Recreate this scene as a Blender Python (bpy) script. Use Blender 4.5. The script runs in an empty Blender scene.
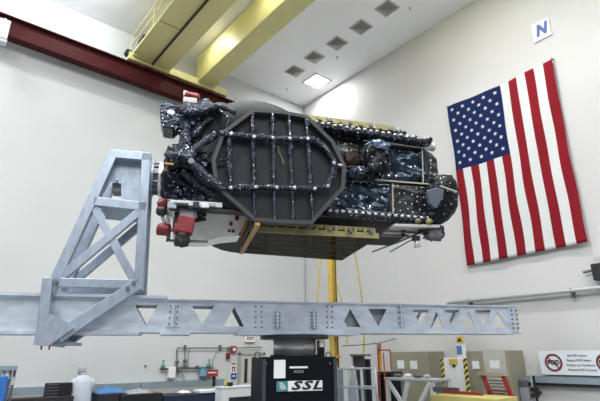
import bpy, bmesh, math, random
from mathutils import Vector, Matrix, noise, Euler
random.seed(7)
SC = bpy.context.scene; COL = SC.collection
SC.view_settings.view_transform = 'Standard'; SC.view_settings.look = 'None'
SC.view_settings.gamma = 1; SC.view_settings.use_curve_mapping = False
SC.view_settings.exposure = -0.38
V = Vector; PI = math.pi
# ------------------------------------------------------------------ camera
FPX, CX, CY, CH = 458.1, 300.0, 200.5, 2.05
_x = V((584, -150.5, -FPX)).normalized()
_y = V((-400, -157.5, -FPX)); _y = (_y - _x*_x.dot(_y)).normalized()
_z = _x.cross(_y)
RW = Matrix((_x, _y, _z))
CAM = V((0, 0, CH))
cd = bpy.data.cameras.new('camera'); cam = bpy.data.objects.new('camera', cd); COL.objects.link(cam)
cd.sensor_width = 36; cd.lens = FPX/600*36; cd.clip_end = 200
cam.matrix_world = Matrix.Translation(CAM) @ RW.to_4x4()
SC.camera = cam
def ray(px, py): return RW @ V(((px-CX)/FPX, -(py-CY)/FPX, -1.0))
def isect(px, py, n, p0):
    d = ray(px, py); t = (V(p0)-CAM).dot(n)/d.dot(n); return CAM + d*t
def onx(px, py, x): return isect(px, py, V((1, 0, 0)), (x, 0, 0))
def ony(px, py, y): return isect(px, py, V((0, 1, 0)), (0, y, 0))
def onz(px, py, z): return isect(px, py, V((0, 0, 1)), (0, 0, z))
# frame of the handling fixture (local u along the beam, v away from the camera, z up)
P0 = V((5.7458, 6.9272, 0)); AZ = -math.radians(25.674)
DU = V((math.cos(AZ), math.sin(AZ), 0)); DV = V((-DU.y, DU.x, 0))
def tol(p): q = p-P0; return V((q.dot(DU), q.dot(DV), p.z))
def S(px, py, v): return tol(isect(px, py, DV, P0+DV*v))
def SZ(px, py, z): return tol(onz(px, py, z))
def SU(px, py, u): return tol(isect(px, py, DU, P0+DU*u))
XW, YW, ZC = 12.907, 15.277, 13.684
# ------------------------------------------------------------------ materials
def mat(name, col, rough=0.5, metal=0.0, spec=0.5, var=0.0, vs=4.0, bump=0.0, bs=30.0, emit=0.0, stretch=None, coat=0.0):
    m = bpy.data.materials.new(name); m.use_nodes = True
    nt = m.node_tree; b = nt.nodes['Principled BSDF']
    c = (*col, 1); b.inputs['Base Color'].default_value = c
    b.inputs['Roughness'].default_value = rough; b.inputs['Metallic'].default_value = metal
    b.inputs['Specular IOR Level'].default_value = spec
    if coat: b.inputs['Coat Weight'].default_value = coat
    if emit:
        b.inputs['Emission Color'].default_value = c; b.inputs['Emission Strength'].default_value = emit
    if var or bump:
        tc = nt.nodes.new('ShaderNodeTexCoord'); mp = nt.nodes.new('ShaderNodeMapping')
        nt.links.new(tc.outputs['Object'], mp.inputs['Vector'])
        if stretch: mp.inputs['Scale'].default_value = stretch
    if var:
        n = nt.nodes.new('ShaderNodeTexNoise'); n.inputs['Scale'].default_value = vs; n.inputs['Detail'].default_value = 5
        nt.links.new(mp.outputs[0], n.inputs['Vector'])
        r = nt.nodes.new('ShaderNodeValToRGB')
        r.color_ramp.elements[0].position = .3; r.color_ramp.elements[1].position = .7
        r.color_ramp.elements[0].color = tuple(max(0, k*(1-var)) for k in col)+(1,)
        r.color_ramp.elements[1].color = tuple(min(1, k*(1+var)) for k in col)+(1,)
        nt.links.new(n.outputs['Fac'], r.inputs['Fac']); nt.links.new(r.outputs['Color'], b.inputs['Base Color'])
    if bump:
        n2 = nt.nodes.new('ShaderNodeTexNoise'); n2.inputs['Scale'].default_value = bs; n2.inputs['Detail'].default_value = 4
        nt.links.new(mp.outputs[0], n2.inputs['Vector'])
        bp = nt.nodes.new('ShaderNodeBump'); bp.inputs['Strength'].default_value = bump; bp.inputs['Distance'].default_value = .05
        nt.links.new(n2.outputs['Fac'], bp.inputs['Height']); nt.links.new(bp.outputs[0], b.inputs['Normal'])
    return m
def speckle(name, col, scale, thr, dot=(.75, .78, .8), rough=.25, flat=False, bump=.5, bs=14, metal=0.0, squash=1.0, spec=.7):
    """shiny dark blanket with pale fastener dots"""
    m = mat(name, col, rough, metal, spec)
    nt = m.node_tree; b = nt.nodes['Principled BSDF']
    tc = nt.nodes.new('ShaderNodeTexCoord'); mp = nt.nodes.new('ShaderNodeMapping')
    nt.links.new(tc.outputs['Object'], mp.inputs['Vector'])
    v = nt.nodes.new('ShaderNodeTexVoronoi'); v.inputs['Scale'].default_value = scale
    v.inputs['Randomness'].default_value = .55 if flat else 1
    if flat:
        v.voronoi_dimensions = '2D'; mp.inputs['Rotation'].default_value = (-PI/2, 0, 0)
        mp.inputs['Scale'].default_value = (1, 1, squash)
    nt.links.new(mp.outputs[0], v.inputs['Vector'])
    lt = nt.nodes.new('ShaderNodeMath'); lt.operation = 'LESS_THAN'; lt.inputs[1].default_value = thr
    nt.links.new(v.outputs['Distance'], lt.inputs[0])
    n = nt.nodes.new('ShaderNodeTexNoise'); n.inputs['Scale'].default_value = 5; n.inputs['Detail'].default_value = 4
    nt.links.new(tc.outputs['Object'], n.inputs['Vector'])
    r = nt.nodes.new('ShaderNodeValToRGB'); r.color_ramp.elements[0].position = .35; r.color_ramp.elements[1].position = .7
    r.color_ramp.elements[0].color = tuple(k*.45 for k in col)+(1,); r.color_ramp.elements[1].color = tuple(k*1.6 for k in col)+(1,)
    nt.links.new(n.outputs['Fac'], r.inputs['Fac'])
    mx = nt.nodes.new('ShaderNodeMixRGB'); mx.inputs[2].default_value = (*dot, 1)
    nt.links.new(lt.outputs[0], mx.inputs[0]); nt.links.new(r.outputs['Color'], mx.inputs[1])
    nt.links.new(mx.outputs[0], b.inputs['Base Color'])
    n2 = nt.nodes.new('ShaderNodeTexNoise'); n2.inputs['Scale'].default_value = bs; n2.inputs['Detail'].default_value = 3
    nt.links.new(tc.outputs['Object'], n2.inputs['Vector'])
    bp = nt.nodes.new('ShaderNodeBump'); bp.inputs['Strength'].default_value = bump; bp.inputs['Distance'].default_value = .06
    nt.links.new(n2.outputs['Fac'], bp.inputs['Height']); nt.links.new(bp.outputs[0], b.inputs['Normal'])
    return m
def hazard(name):
    m = mat(name, (.8, .6, .05), .6); nt = m.node_tree; b = nt.nodes['Principled BSDF']
    tc = nt.nodes.new('ShaderNodeTexCoord'); sx = nt.nodes.new('ShaderNodeSeparateXYZ')
    nt.links.new(tc.outputs['Object'], sx.inputs[0])
    a = nt.nodes.new('ShaderNodeMath'); a.operation = 'ADD'
    nt.links.new(sx.outputs['Y'], a.inputs[0]); nt.links.new(sx.outputs['Z'], a.inputs[1])
    k = nt.nodes.new('ShaderNodeMath'); k.operation = 'MULTIPLY'; k.inputs[1].default_value = 7
    nt.links.new(a.outputs[0], k.inputs[0])
    f = nt.nodes.new('ShaderNodeMath'); f.operation = 'FRACT'; nt.links.new(k.outputs[0], f.inputs[0])
    g = nt.nodes.new('ShaderNodeMath'); g.operation = 'GREATER_THAN'; g.inputs[1].default_value = .5
    nt.links.new(f.outputs[0], g.inputs[0])
    mx = nt.nodes.new('ShaderNodeMixRGB'); mx.inputs[1].default_value = (.62, .52, .08, 1); mx.inputs[2].default_value = (.02, .02, .02, 1)
    nt.links.new(g.outputs[0], mx.inputs[0]); nt.links.new(mx.outputs[0], b.inputs['Base Color'])
    return m
M = dict(
    wall_b=mat('wall_paint_cool', (.55, .568, .568), .75, var=.03, vs=.5, spec=.3),
    wall_r=mat('wall_paint_warm', (.545, .548, .553), .75, var=.03, vs=.5, spec=.3),
    ceil=mat('ceiling_paint', (.84, .85, .875), .8, var=.02, vs=.6, spec=.2),
    floor=mat('floor_epoxy', (.31, .315, .32), .35, var=.05, vs=1.0),
    rail=mat('guard_bluegrey', (.22, .28, .32), .55, var=.1, vs=2),
    railbeige=mat('guard_beige', (.42, .40, .36), .6),
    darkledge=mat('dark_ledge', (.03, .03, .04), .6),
    steel=mat('galvanised_steel', (.57, .64, .73), .42, .5, var=.16, vs=3.0, bump=.08, bs=25, stretch=(1, 1, 2.5)),
    tower=mat('brushed_aluminium', (.34, .40, .49), .42, .5, var=.12, vs=5.0, bump=.08, bs=25, stretch=(3, 3, 1)),
    bolt=mat('dark_bolt', (.16, .17, .19), .5, .7),
    chrome=mat('polished_steel', (.66, .68, .70), .35, .6),
    ped=mat('pedestal_black', (.005, .006, .010), .55, spec=.1, var=.2, vs=2),
    pedside=mat('pedestal_edge', (.03, .045, .06), .4),
    black=mat('black_paint', (.012, .012, .014), .45),
    rubber=mat('black_rubber', (.02, .02, .022), .8),
    white=mat('white_paint', (.75, .76, .77), .55),
    signwhite=mat('sign_white', (.64, .71, .76), .5),
    paper=mat('paper', (.72, .76, .78), .8),
    cream=mat('cream_paint', (.62, .6, .52), .6),
    red=mat('red_paint', (.30, .03, .025), .45, var=.1, vs=4),
    redcov=mat('red_cover', (.17, .012, .017), .5, var=.3, vs=9),
    railred=mat('crane_rail_red', (.055, .010, .010), .6, spec=.12, var=.15, vs=2),
    yellow=mat('crane_yellow', (.62, .58, .26), .5, var=.05, vs=1.5),
    yel2=mat('hoist_yellow', (.60, .43, .08), .5, var=.12, vs=5),
    paleyellow=mat('pale_yellow', (.48, .43, .14), .55, var=.05),
    gold=mat('gold_rail', (.25, .23, .10), .45, .3, var=.3, vs=7),
    orange=mat('orange_film', (.36, .20, .06), .4, .3, var=.3, vs=9),
    refl=mat('reflector_graphite', (.024, .025, .031), .6, spec=.2, var=.06, vs=3),
    rim=mat('reflector_edge', (.037, .039, .042), .55, spec=.3, var=.06, vs=3),
    tan=mat('tan_tape', (.40, .36, .28), .5),
    amber=mat('amber_film', (.020, .008, .004), .45, .0, spec=.2, var=.4, vs=8, bump=.6, bs=12),
    osr=mat('radiator_reflection_white', (.74, .75, .74), .3, .0, var=.05, vs=5),  # plain white standing in for the wall mirrored in the radiator
    greybox=mat('instrument_grey', (.30, .33, .36), .5, .3),
    window=mat('grey_window', (.075, .09, .12), .35),
    silver=mat('silver_foil', (.50, .51, .54), .35, .6, bump=.3, bs=40),
    bluefoil=mat('blue_foil', (.16, .22, .30), .28, .6, bump=.6, bs=14),
    blue=mat('blue_paint', (.03, .16, .50), .5, var=.1),
    bluecloth=mat('blue_cloth', (.06, .19, .42), .7, bump=.4, bs=15),
    slate=mat('slate_board', (.05, .055, .06), .5),
    orangered=mat('orange_red_paint', (.42, .06, .025), .5),
    navy=mat('navy_board', (.013, .022, .055), .5),
    teal=mat('teal_paint', (.05, .20, .22), .5),
    cyan=mat('pale_blue_tank', (.14, .30, .40), .5),
    copper=mat('pipe_bronze', (.16, .15, .12), .45, .6),
    galv=mat('pipe_grey', (.52, .56, .58), .4, .3),
    crate=mat('crate_olive', (.27, .26, .19), .6, var=.06, vs=2),
    cratelt=mat('crate_metal_patch', (.66, .63, .56), .3, .6),
    hazard=hazard('hazard_stripe'),
    door=mat('door_grey', (.50, .50, .47), .6),
    frame=mat('door_frame', (.36, .36, .35), .5),
    glassdark=mat('door_glass', (.03, .035, .04), .15),
    flagblue=mat('flag_blue', (.010, .019, .075), .9, spec=.08, bump=.15, bs=20),
    flagred=mat('flag_red', (.20, .012, .020), .9, spec=.08, bump=.15, bs=20),
    flagwhite=mat('flag_white', (.60, .615, .62), .9, spec=.08, bump=.15, bs=20),
    signblue=mat('sign_blue', (.01, .06, .30), .5),
    coat=mat('lab_coat', (.50, .55, .62), .8, bump=.3, bs=9),
    hood=mat('grey_hood', (.36, .37, .39), .8),
    skin=mat('skin', (.52, .33, .25), .6),
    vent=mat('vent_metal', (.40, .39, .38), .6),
    ventshade=mat('vent_shaded', (.18, .175, .17), .6),
    lamp=mat('lamp_diffuser', (1, .98, .94), .5, emit=14),
    lens=mat('sign_lamp_white', (.8, .8, .78), .4),
    mli=speckle('blanket_front', (.027, .046, .068), 6.5, .075, flat=True, bump=.6, bs=5, rough=.22, squash=.6, metal=.75),
    mlidk=speckle('blanket_front_dark', (.005, .006, .010), 7.5, .085, flat=True, bump=.3, bs=8, rough=.35, squash=.8),
    mli3=speckle('blanket_wrap', (.016, .025, .046), 15, .16, bump=.9, bs=16, rough=.25, metal=.6),
    mlirib=speckle('blanket_tube', (.014, .019, .034), 15, .15, bump=.9, bs=26, rough=.3, metal=.6),
    mlilump=speckle('blanket_lump', (.004, .005, .008), 11, .13, bump=.7, bs=9, rough=.36, spec=.2),
)
def cell_glass(name, dif, glo):
    m = bpy.data.materials.new(name); m.use_nodes = True; nt = m.node_tree; nt.nodes.clear()
    o = nt.nodes.new('ShaderNodeOutputMaterial'); a = nt.nodes.new('ShaderNodeAddShader')
    d = nt.nodes.new('ShaderNodeBsdfDiffuse'); g = nt.nodes.new('ShaderNodeBsdfGlossy')
    d.inputs['Color'].default_value = (*dif, 1); g.inputs['Color'].default_value = (*glo, 1); g.inputs['Roughness'].default_value = .06
    nt.links.new(d.outputs[0], a.inputs[0]); nt.links.new(g.outputs[0], a.inputs[1]); nt.links.new(a.outputs[0], o.inputs[0])
    return m
M['panel'] = cell_glass('panel_cells', (.010, .0095, .009), (.060, .057, .052))
# ------------------------------------------------------------------ mesh tools
class MB:
    def __init__(s): s.bm = bmesh.new()
    def box(s, c, size, rot=None, bev=0.0):
        r = bmesh.ops.create_cube(s.bm, size=1.0); vs = r['verts']
        m = Matrix.Translation(V(c)) @ ((rot.to_matrix() if isinstance(rot, Euler) else rot) if rot else Matrix.Identity(3)).to_4x4() @ Matrix.Diagonal((*size, 1))
        bmesh.ops.transform(s.bm, matrix=m, verts=vs)
        if bev:
            es = list({e for v in vs for e in v.link_edges})
            bmesh.ops.bevel(s.bm, geom=es, offset=bev, segments=2, affect='EDGES', profile=.5)
        return s
    def bar(s, a, b, w, h, side=(0, 1, 0), bev=0.0):
        """bar from a to b; h measured along `side`, w across"""
        a, b = V(a), V(b); z = (b-a); L = z.length; z.normalize()
        y = V(side); y = (y - z*z.dot(y)).normalized(); x = y.cross(z)
        rot = Matrix((x, y, z)).transposed()
        return s.box((a+b)/2, (w, h, L), rot, bev)
    def cyl(s, a, b, r, r2=None, seg=20, cap=True):
        a, b = V(a), V(b); d = b-a; L = d.length
        r_ = bmesh.ops.create_cone(s.bm, cap_ends=cap, segments=seg, radius1=r, radius2=r if r2 is None else r2, depth=L)
        q = d.to_track_quat('Z', 'Y').to_matrix().to_4x4()
        bmesh.ops.transform(s.bm, matrix=Matrix.Translation((a+b)/2) @ q, verts=r_['verts']); return s
    def tube(s, pts, r, seg=8, jit=0.0, cap=True):
        pts = [V(p) for p in pts]; rings = []
        n = len(pts); up = V((.13, .31, .94))
        for i, p in enumerate(pts):
            t = (pts[min(i+1, n-1)]-pts[max(i-1, 0)]).normalized()
            x = t.cross(up)
            if x.length < .05: x = t.cross(V((1, 0, 0)))
            x.normalize(); y = t.cross(x)
            rr = (r[i] if isinstance(r, (list, tuple)) else r)
            ring = []
            for k in range(seg):
                a = 2*PI*k/seg; q = rr*(1+random.uniform(-jit, jit))
                ring.append(s.bm.verts.new(p + x*math.cos(a)*q + y*math.sin(a)*q))
            rings.append(ring)
        for i in range(n-1):
            for k in range(seg):
                s.bm.faces.new((rings[i][k], rings[i][(k+1) % seg], rings[i+1][(k+1) % seg], rings[i+1][k]))
        if cap:
            s.bm.faces.new(rings[0][::-1]); s.bm.faces.new(rings[-1])
        return s
    def loft(s, rings, cap=True):
        R = [[s.bm.verts.new(V(p)) for p in ring] for ring in rings]
        for i in range(len(R)-1):
            n = len(R[i])
            for k in range(n): s.bm.faces.new((R[i][k], R[i][(k+1) % n], R[i+1][(k+1) % n], R[i+1][k]))
        if cap: s.bm.faces.new(R[0][::-1]); s.bm.faces.new(R[-1])
        return s
    def prism(s, pts, off):
        a = [s.bm.verts.new(V(p)) for p in pts]; b = [s.bm.verts.new(V(p)+V(off)) for p in pts]
        s.bm.faces.new(a); s.bm.faces.new(b[::-1]); n = len(a)
        for k in range(n): s.bm.faces.new((a[k], b[k], b[(k+1) % n], a[(k+1) % n]))
        return s
    def quad(s, *pts): s.bm.faces.new([s.bm.verts.new(V(p)) for p in pts]); return s
    def lump(s, c, size, amp=.2, freq=2.0, sub=3, seed=0):
        r = bmesh.ops.create_icosphere(s.bm, subdivisions=sub, radius=1.0)
        for v in r['verts']:
            d = v.co.copy(); k = 1 + amp*(noise.noise(d*freq + V((seed*7.1, seed*3.3, 1.7))) + .5*noise.noise(d*freq*2.3 + V((seed, 5, 9))))
            # squarish lump
            m = max(abs(d.x), abs(d.y), abs(d.z)); q = d.lerp(d/m*.92, .45)
            v.co = V(c) + V((q.x*size[0]*k, q.y*size[1]*k, q.z*size[2]*k))
        return s
    def build(s, name, m, parent=None, smooth=False, bevel=0.0, loc=None):
        bmesh.ops.recalc_face_normals(s.bm, faces=s.bm.faces)
        me = bpy.data.meshes.new(name); s.bm.to_mesh(me); s.bm.free()
        for x in (m if isinstance(m, (list, tuple)) else [m]): me.materials.append(x)
        if smooth: me.polygons.foreach_set('use_smooth', [True]*len(me.polygons))
        o = bpy.data.objects.new(name, me); COL.objects.link(o)
        if parent: o.parent = parent
        if loc is not None: o.location = loc
        if bevel:
            b = o.modifiers.new('bevel', 'BEVEL'); b.width = bevel; b.segments = 2; b.limit_method = 'ANGLE'
        return o
def curve_mesh(build_fn, name):
    cu = bpy.data.curves.new(name, 'CURVE'); cu.dimensions = '2D'; cu.fill_mode = 'BOTH'
    build_fn(cu); o = bpy.data.objects.new(name, cu); COL.objects.link(o)
    bpy.context.view_layer.update(); dg = bpy.context.evaluated_depsgraph_get()
    me = bpy.data.meshes.new_from_object(o.evaluated_get(dg)); bpy.data.objects.remove(o); return me
def plate(name, outer, holes, th, m, parent, to3):
    """flat plate with holes; outer/holes are 2D, `to3` is the matrix that stands it up"""
    def f(cu):
        cu.extrude = th/2
        for loop in [outer]+holes:
            sp = cu.splines.new('POLY'); sp.points.add(len(loop)-1); sp.use_cyclic_u = True
            for i, p in enumerate(loop): sp.points[i].co = (p[0], p[1], 0, 1)
    me = curve_mesh(f, name); me.transform(to3); me.name = name
    me.materials.clear(); me.materials.append(m)
    o = bpy.data.objects.new(name, me); COL.objects.link(o)
    if parent: o.parent = parent
    return o
def text(name, body, size, m, parent, to3, ext=.004, shear=0.0, offset=0.0, width=None, space=1.0):
    cu = bpy.data.curves.new(name, 'FONT'); cu.body = body; cu.size = size; cu.extrude = ext; cu.shear = shear; cu.offset = offset; cu.space_character = space
    cu.align_x = 'CENTER'; cu.align_y = 'CENTER'; cu.resolution_u = 2
    o = bpy.data.objects.new(name, cu); COL.objects.link(o); bpy.context.view_layer.update()
    dg = bpy.context.evaluated_depsgraph_get(); me = bpy.data.meshes.new_from_object(o.evaluated_get(dg)); bpy.data.objects.remove(o)
    if width:
        xs = [v.co.x for v in me.vertices]; k = width/(max(xs)-min(xs)); me.transform(Matrix.Diagonal((k, 1, 1, 1)))
    me.transform(to3); me.name = name; me.materials.clear(); me.materials.append(m)
    o = bpy.data.objects.new(name, me); COL.objects.link(o)
    if parent: o.parent = parent
    return o
def tag(o, label, cat, group=None):
    o['label'] = label; o['category'] = cat
    if group: o['group'] = group
    return o
def lab(o, label): o['label'] = label; return o
def empty(name, loc=(0, 0, 0), rz=0.0, label=None, cat=None, group=None):
    o = bpy.data.objects.new(name, None); COL.objects.link(o); o.location = loc; o.rotation_euler = (0, 0, rz)
    o.empty_display_size = .2
    if label: tag(o, label, cat, group)
    return o
def struct(o): o['kind'] = 'structure'; return o
def frame2(o, X, Y):   # 4x4 matrix with columns X, Y, X×Y and origin o
    X = V(X).normalized(); Y = V(Y).normalized(); Z = X.cross(Y)
    m = Matrix((X, Y, Z)).transposed().to_4x4(); m.translation = V(o); return m
WALLB = lambda p: frame2(p, (1, 0, 0), (0, 0, 1))       # text / plates on the back wall (faces -y)
WALLR = lambda p: frame2(p, (0, -1, 0), (0, 0, 1))      # on the right wall (faces -x)
FRONT = lambda p: frame2(p, (1, 0, 0), (0, 0, 1))       # in the fixture frame facing -v
# ================================================================== SETTING
struct(MB().box((2.45, YW+.1, ZC/2), (21.1, .2, ZC)).build('wall_back', M['wall_b']))
struct(MB().box((XW+.1, 2.6, ZC/2), (.2, 25.2, ZC)).build('wall_right', M['wall_r']))
struct(MB().box((2.5, 2.6, ZC+.1), (21.2, 25.6, .2)).build('ceiling', M['ceil']))
struct(MB().box((2.5, 2.6, -.1), (21.2, 25.6, .2)).build('floor', M['floor']))
# guard rails fixed along the walls: pale blue-grey face, beige ledge, dark shelf below
def guard(name, y0, y1, along, gap=None):
    b = MB(); c = MB(); d = MB()
    def bx(mb, lo, hi, depth, z0, z1):
        if along == 'x': mb.box(((lo+hi)/2, YW-depth/2, (z0+z1)/2), (hi-lo, depth, z1-z0))
        else: mb.box((XW-depth/2, (lo+hi)/2, (z0+z1)/2), (depth, hi-lo, z1-z0))
    return bx, b, c, d
bx, b, c, d = guard('', 0, 0, 'x')
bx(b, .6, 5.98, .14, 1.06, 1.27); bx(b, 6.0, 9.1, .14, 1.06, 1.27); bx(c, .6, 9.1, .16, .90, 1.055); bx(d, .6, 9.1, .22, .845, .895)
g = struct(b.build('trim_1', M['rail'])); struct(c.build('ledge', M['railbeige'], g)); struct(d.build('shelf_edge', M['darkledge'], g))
bx, b, c, d = guard('', 0, 0, 'y')
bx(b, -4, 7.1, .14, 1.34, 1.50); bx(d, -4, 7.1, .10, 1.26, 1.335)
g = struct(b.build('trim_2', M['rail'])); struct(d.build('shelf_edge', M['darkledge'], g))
# faint panel seam of the right wall
struct(MB().box((XW-.004, 8.75, ZC/2), (.008, .015, ZC)).build('trim_3', M['cream']))
# door in the back wall
dr = struct(MB().box((10.22, YW-.03, 1.035), (1.0, .05, 2.06)).build('door_1', M['door']))
b = MB(); b.box((9.68, YW-.04, 1.07), (.09, .1, 2.14)); b.box((10.76, YW-.04, 1.07), (.09, .1, 2.14)); b.box((10.22, YW-.04, 2.12), (1.17, .1, .09))
struct(b.build('door_frame', M['frame'], dr))
struct(MB().box((9.96, YW-.06, 1.52), (.13, .02, .84)).build('door_glass', M['glassdark'], dr))
b = MB(); b.cyl((10.58, YW-.05, 1.0), (10.58, YW-.13, 1.0), .02); b.box((10.53, YW-.13, 1.0), (.14, .025, .03)); struct(b.build('door_handle', M['galv'], dr))
# ================================================================== CEILING THINGS
gl = [(10.84, 8.16), (10.85, 9.43), (10.80, 10.67), (10.70, 11.91), (10.69, 13.17)]
words = ['nearest the viewer, at the upper end of the row', 'second from the upper end of the row', 'in the middle of the row', 'second from the corner, above the lit panel', 'nearest the wall corner, beside the lit ceiling panel']
for (x, y), w in zip(gl, words):
    e = empty('ceiling_vent', (x, y, ZC), 0, 'square louvred ceiling vent '+w, 'vent', 'ceiling vents in a row')
    h = .29
    b = MB(); b.box((0, h, -.015), (2*h+.06, .05, .03)); b.box((0, -h, -.015), (2*h+.06, .05, .03)); b.box((h, 0, -.015), (.05, 2*h, .03)); b.box((-h, 0, -.015), (.05, 2*h, .03))
    b.build('vent_frame', M['vent'], e)
    b = MB(); c = MB()
    for k in range(4):     # four-way stepped cone of blades
        s = .26-.062*k; z = -.02-.022*k
        for sx, sy in ((1, 0), (-1, 0), (0, 1), (0, -1)):
            p = V((sx*s, sy*s, z)); t = V((-sy, sx, 0)); i = V((sx, sy, 0))
            q = [p+t*s, p-t*s, p-t*(s-.055)-i*.055+V((0, 0, -.03)), p+t*(s-.055)-i*.055+V((0, 0, -.03))]
            (b if (sx+sy) < 0 else c).prism(q, (0, 0, -.006))  # near-side blades take the darker tone, their shading put into the colour
    b.build('louvre', M['ventshade'], e); lab(c.build('louvre', M['vent'], e), 'louvre blades in the lighter, lit-side tone')
    MB().box((0, 0, -.003), (.56, .56, .004)).build('vent_back', M['ventshade'], e)
e = empty('ceiling_light', (11.94, 13.14, ZC), 0, 'lit square ceiling panel lamp near the wall corner', 'ceiling lamp')
b = MB()
for sx, sy in ((1, 0), (-1, 0), (0, 1), (0, -1)): b.box((sx*.42, sy*.42, -.02), (.06 if sx else .9, .06 if sy else .9, .04))
b.build('lamp_frame', M['white'], e); MB().box((0, 0, -.015), (.80, .80, .02)).build('diffuser', M['lamp'], e)
for p, w in (((287, 89), 'near the wall corner'), ((337, 57), 'between the vents and the right wall'), ((410, 8), 'near the top edge beside the right wall')):
    q = onz(*p, ZC)
    tag(MB().cyl((q.x, q.y, ZC), (q.x, q.y, ZC-.09), .045, .025, 12).build('sprinkler', M['galv']), 'small sprinkler head on the ceiling '+w, 'sprinkler', 'ceiling sprinklers')
# ================================================================== CRANE
e = empty('crane_rail', (2.5, 14.86, 11.42), 0, 'dark red steel crane runway beam along the back wall', 'crane rail')
b = MB(); L = 20.0
b.box((.1, 0, .36), (L, .05, .70)); b.box((.1, 0, .02), (L, .34, .04)); b.box((.1, 0, .70), (L, .34, .04))
b.build('beam', M['railred'], e)
MB().box((.1, 0, .75), (L, .06, .06)).build('rail_head', M['railred'], e)
for k in range(5):
    MB().box((-3.2+k*2.9, .21, .35), (.14, .40, .40)).build('wall_bracket', M['railred'], e)
# bridge
e = empty('bridge_crane', (5.9, 14.86, 12.23), 0, 'yellow overhead bridge crane with two long box girders', 'crane')
yl = -26.0 + 12
def girder(x0, x1, z0, z1, name='girder'):
    o = MB().box(((x0+x1)/2-5.9, -7.6, (z0+z1)/2-12.23), (x1-x0, 15.4, z1-z0)).build(name, M['yellow'], e, bevel=.02); return o
g1 = girder(5.08, 5.80, 12.40, 13.5)
g2 = girder(6.95, 7.68, 12.40, 13.62)
wk = girder(4.30, 5.06, 12.42, 12.52, 'walkway')
for k in range(7):
    MB().box((4.68-5.9, -.3-k*2.2, .17), (.74, .07, .06)).build('walkway_joist', M['yellow'], wk)
MB().box((0.35, 0, .17), (4.1, .34, .30)).build('end_truck', M['yellow'], e, bevel=.02)
for x in (-.9, 1.75): MB().cyl((x, -.05, 0.1), (x, .05, 0.1), .16).build('wheel', M['black'], e)
b = MB(); b.cyl((5.08-5.9, .0, .12), (5.08-5.9, -15, .12), .035, seg=8); b.build('conduit', M['rubber'], e)
rl = MB()
for z in (.75, 1.2): rl.cyl((4.33-5.9, .1, z), (4.33-5.9, -15, z), .025, seg=8)
for k in range(8): rl.cyl((4.33-5.9, .1-k*2.1, .28), (4.33-5.9, .1-k*2.1, 1.2), .025, seg=8)
rl.build('handrail', M['yellow'], e)
MB().box((4.6-5.9, -.45, .62), (.3, .5, .5)).build('motor_box', M['navy'], e, bevel=.03)
MB().cyl((4.2-5.9, .05, .28), (4.2-5.9, -.15, .28), .12).build('bumper', M['rubber'], e)
for k, x in enumerate((7.32,)):
    pass
# white floodlight box clamped on the rail at the left
p = ony(4, 27, 14.5)
e = empty('rail_floodlight', p, 0, 'white box floodlight hanging from the red crane rail', 'floodlight')
MB().box((0, 0, -.1), (.28, .2, .65)).build('housing', M['white'], e, bevel=.02)
MB().cyl((0, .02, .2), (0, .2, .42), .03).build('bracket', M['galv'], e); MB().box((0, .05, -.48), (.3, .24, .1)).build('lower_cap', M['galv'], e)
# ================================================================== FLAG + SIGNS (right wall)
def flag():
    z1, z0, ya, yb = 10.10, 4.60, 7.46, 3.985
    e = empty('flag', (XW, (ya+yb)/2, z0), 0, 'large American flag hanging vertically on the right wall', 'flag')
    W, H = ya-yb, z1-z0
    def P(s, t, off=0.0):   # s 0..1 left to right in view, t 0..1 top to bottom
        sag = .06*math.sin(PI*s)*(1-t)
        narrow = .015*math.sin(PI*t)
        x = -.12 - .05*noise.noise(V((s*2.5+t*1.2, t*1.6, .3))) - .018*math.sin((s*9+t*7)*2.1) - .03*t*s
        y = W/2 - W*(s*(1-2*narrow)+narrow) + .10*t*s*(1-(1-t)) * .6 + .012*math.sin(t*17+s*5)*t
        z = H*(1-t) - sag + (.10*s*t if t > .5 else 0)
        return V((x-off, y, z))
    fb = MB(); N = 13*4; T = 60
    vs = [[fb.bm.verts.new(P(i/N, j/T)) for i in range(N+1)] for j in range(T+1)]
    cut = int(round(T*.428))
    for j in range(T):
        for i in range(N):
            st = i//4
            f = fb.bm.faces.new((vs[j][i], vs[j+1][i], vs[j+1][i+1], vs[j][i+1]))
            f.material_index = 2 if (st < 7 and j < cut) else (0 if st % 2 == 0 else 1)
            f.smooth = True
    o = fb.build('flag_cloth', [M['flagred'], M['flagwhite'], M['flagblue']], e)
    sm = o.modifiers.new('thickness', 'SOLIDIFY'); sm.thickness = .006
    sb = MB()
    for r in range(11):
        n = 5 if r % 2 == 0 else 4
        for k in range(n):
            cs = (k*2+1 + (0 if n == 5 else 1))/10*(7/13); ct = (r+1)/12*.428
            pts = []
            for a in range(10):
                rr = .075 if a % 2 == 0 else .03; an = PI + a*PI/5 + PI/2*0
                pts.append(P(cs + rr*math.sin(an)/W, ct + rr*math.cos(an)/H, .012))
            sb.prism(pts, (-.003, 0, 0))
    sb.build('stars', M['flagwhite'], e)
    for s, t in ((.0, .0), (1, 0)):
        q = P(s, t); MB().cyl(V((0, q.y, q.z+.02)), q+V((-.03, 0, .02)), .02, seg=8).build('grommet', M['bolt'], e)
flag()
# N sign
yc = (4.40+3.87)/2; zc = 11.24
e = empty('letter_sign', (XW, yc, zc), 0, 'small white square sign with a slanted blue letter N', 'sign')
MB().box((-.025, 0, 0), (.03, .52, .62)).build('sign_board', M['signwhite'], e)
text('letter', 'N', .50, M['signblue'], e, WALLR((-.045, 0, 0)), ext=.005, shear=.2, offset=.03, width=.36)
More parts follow.
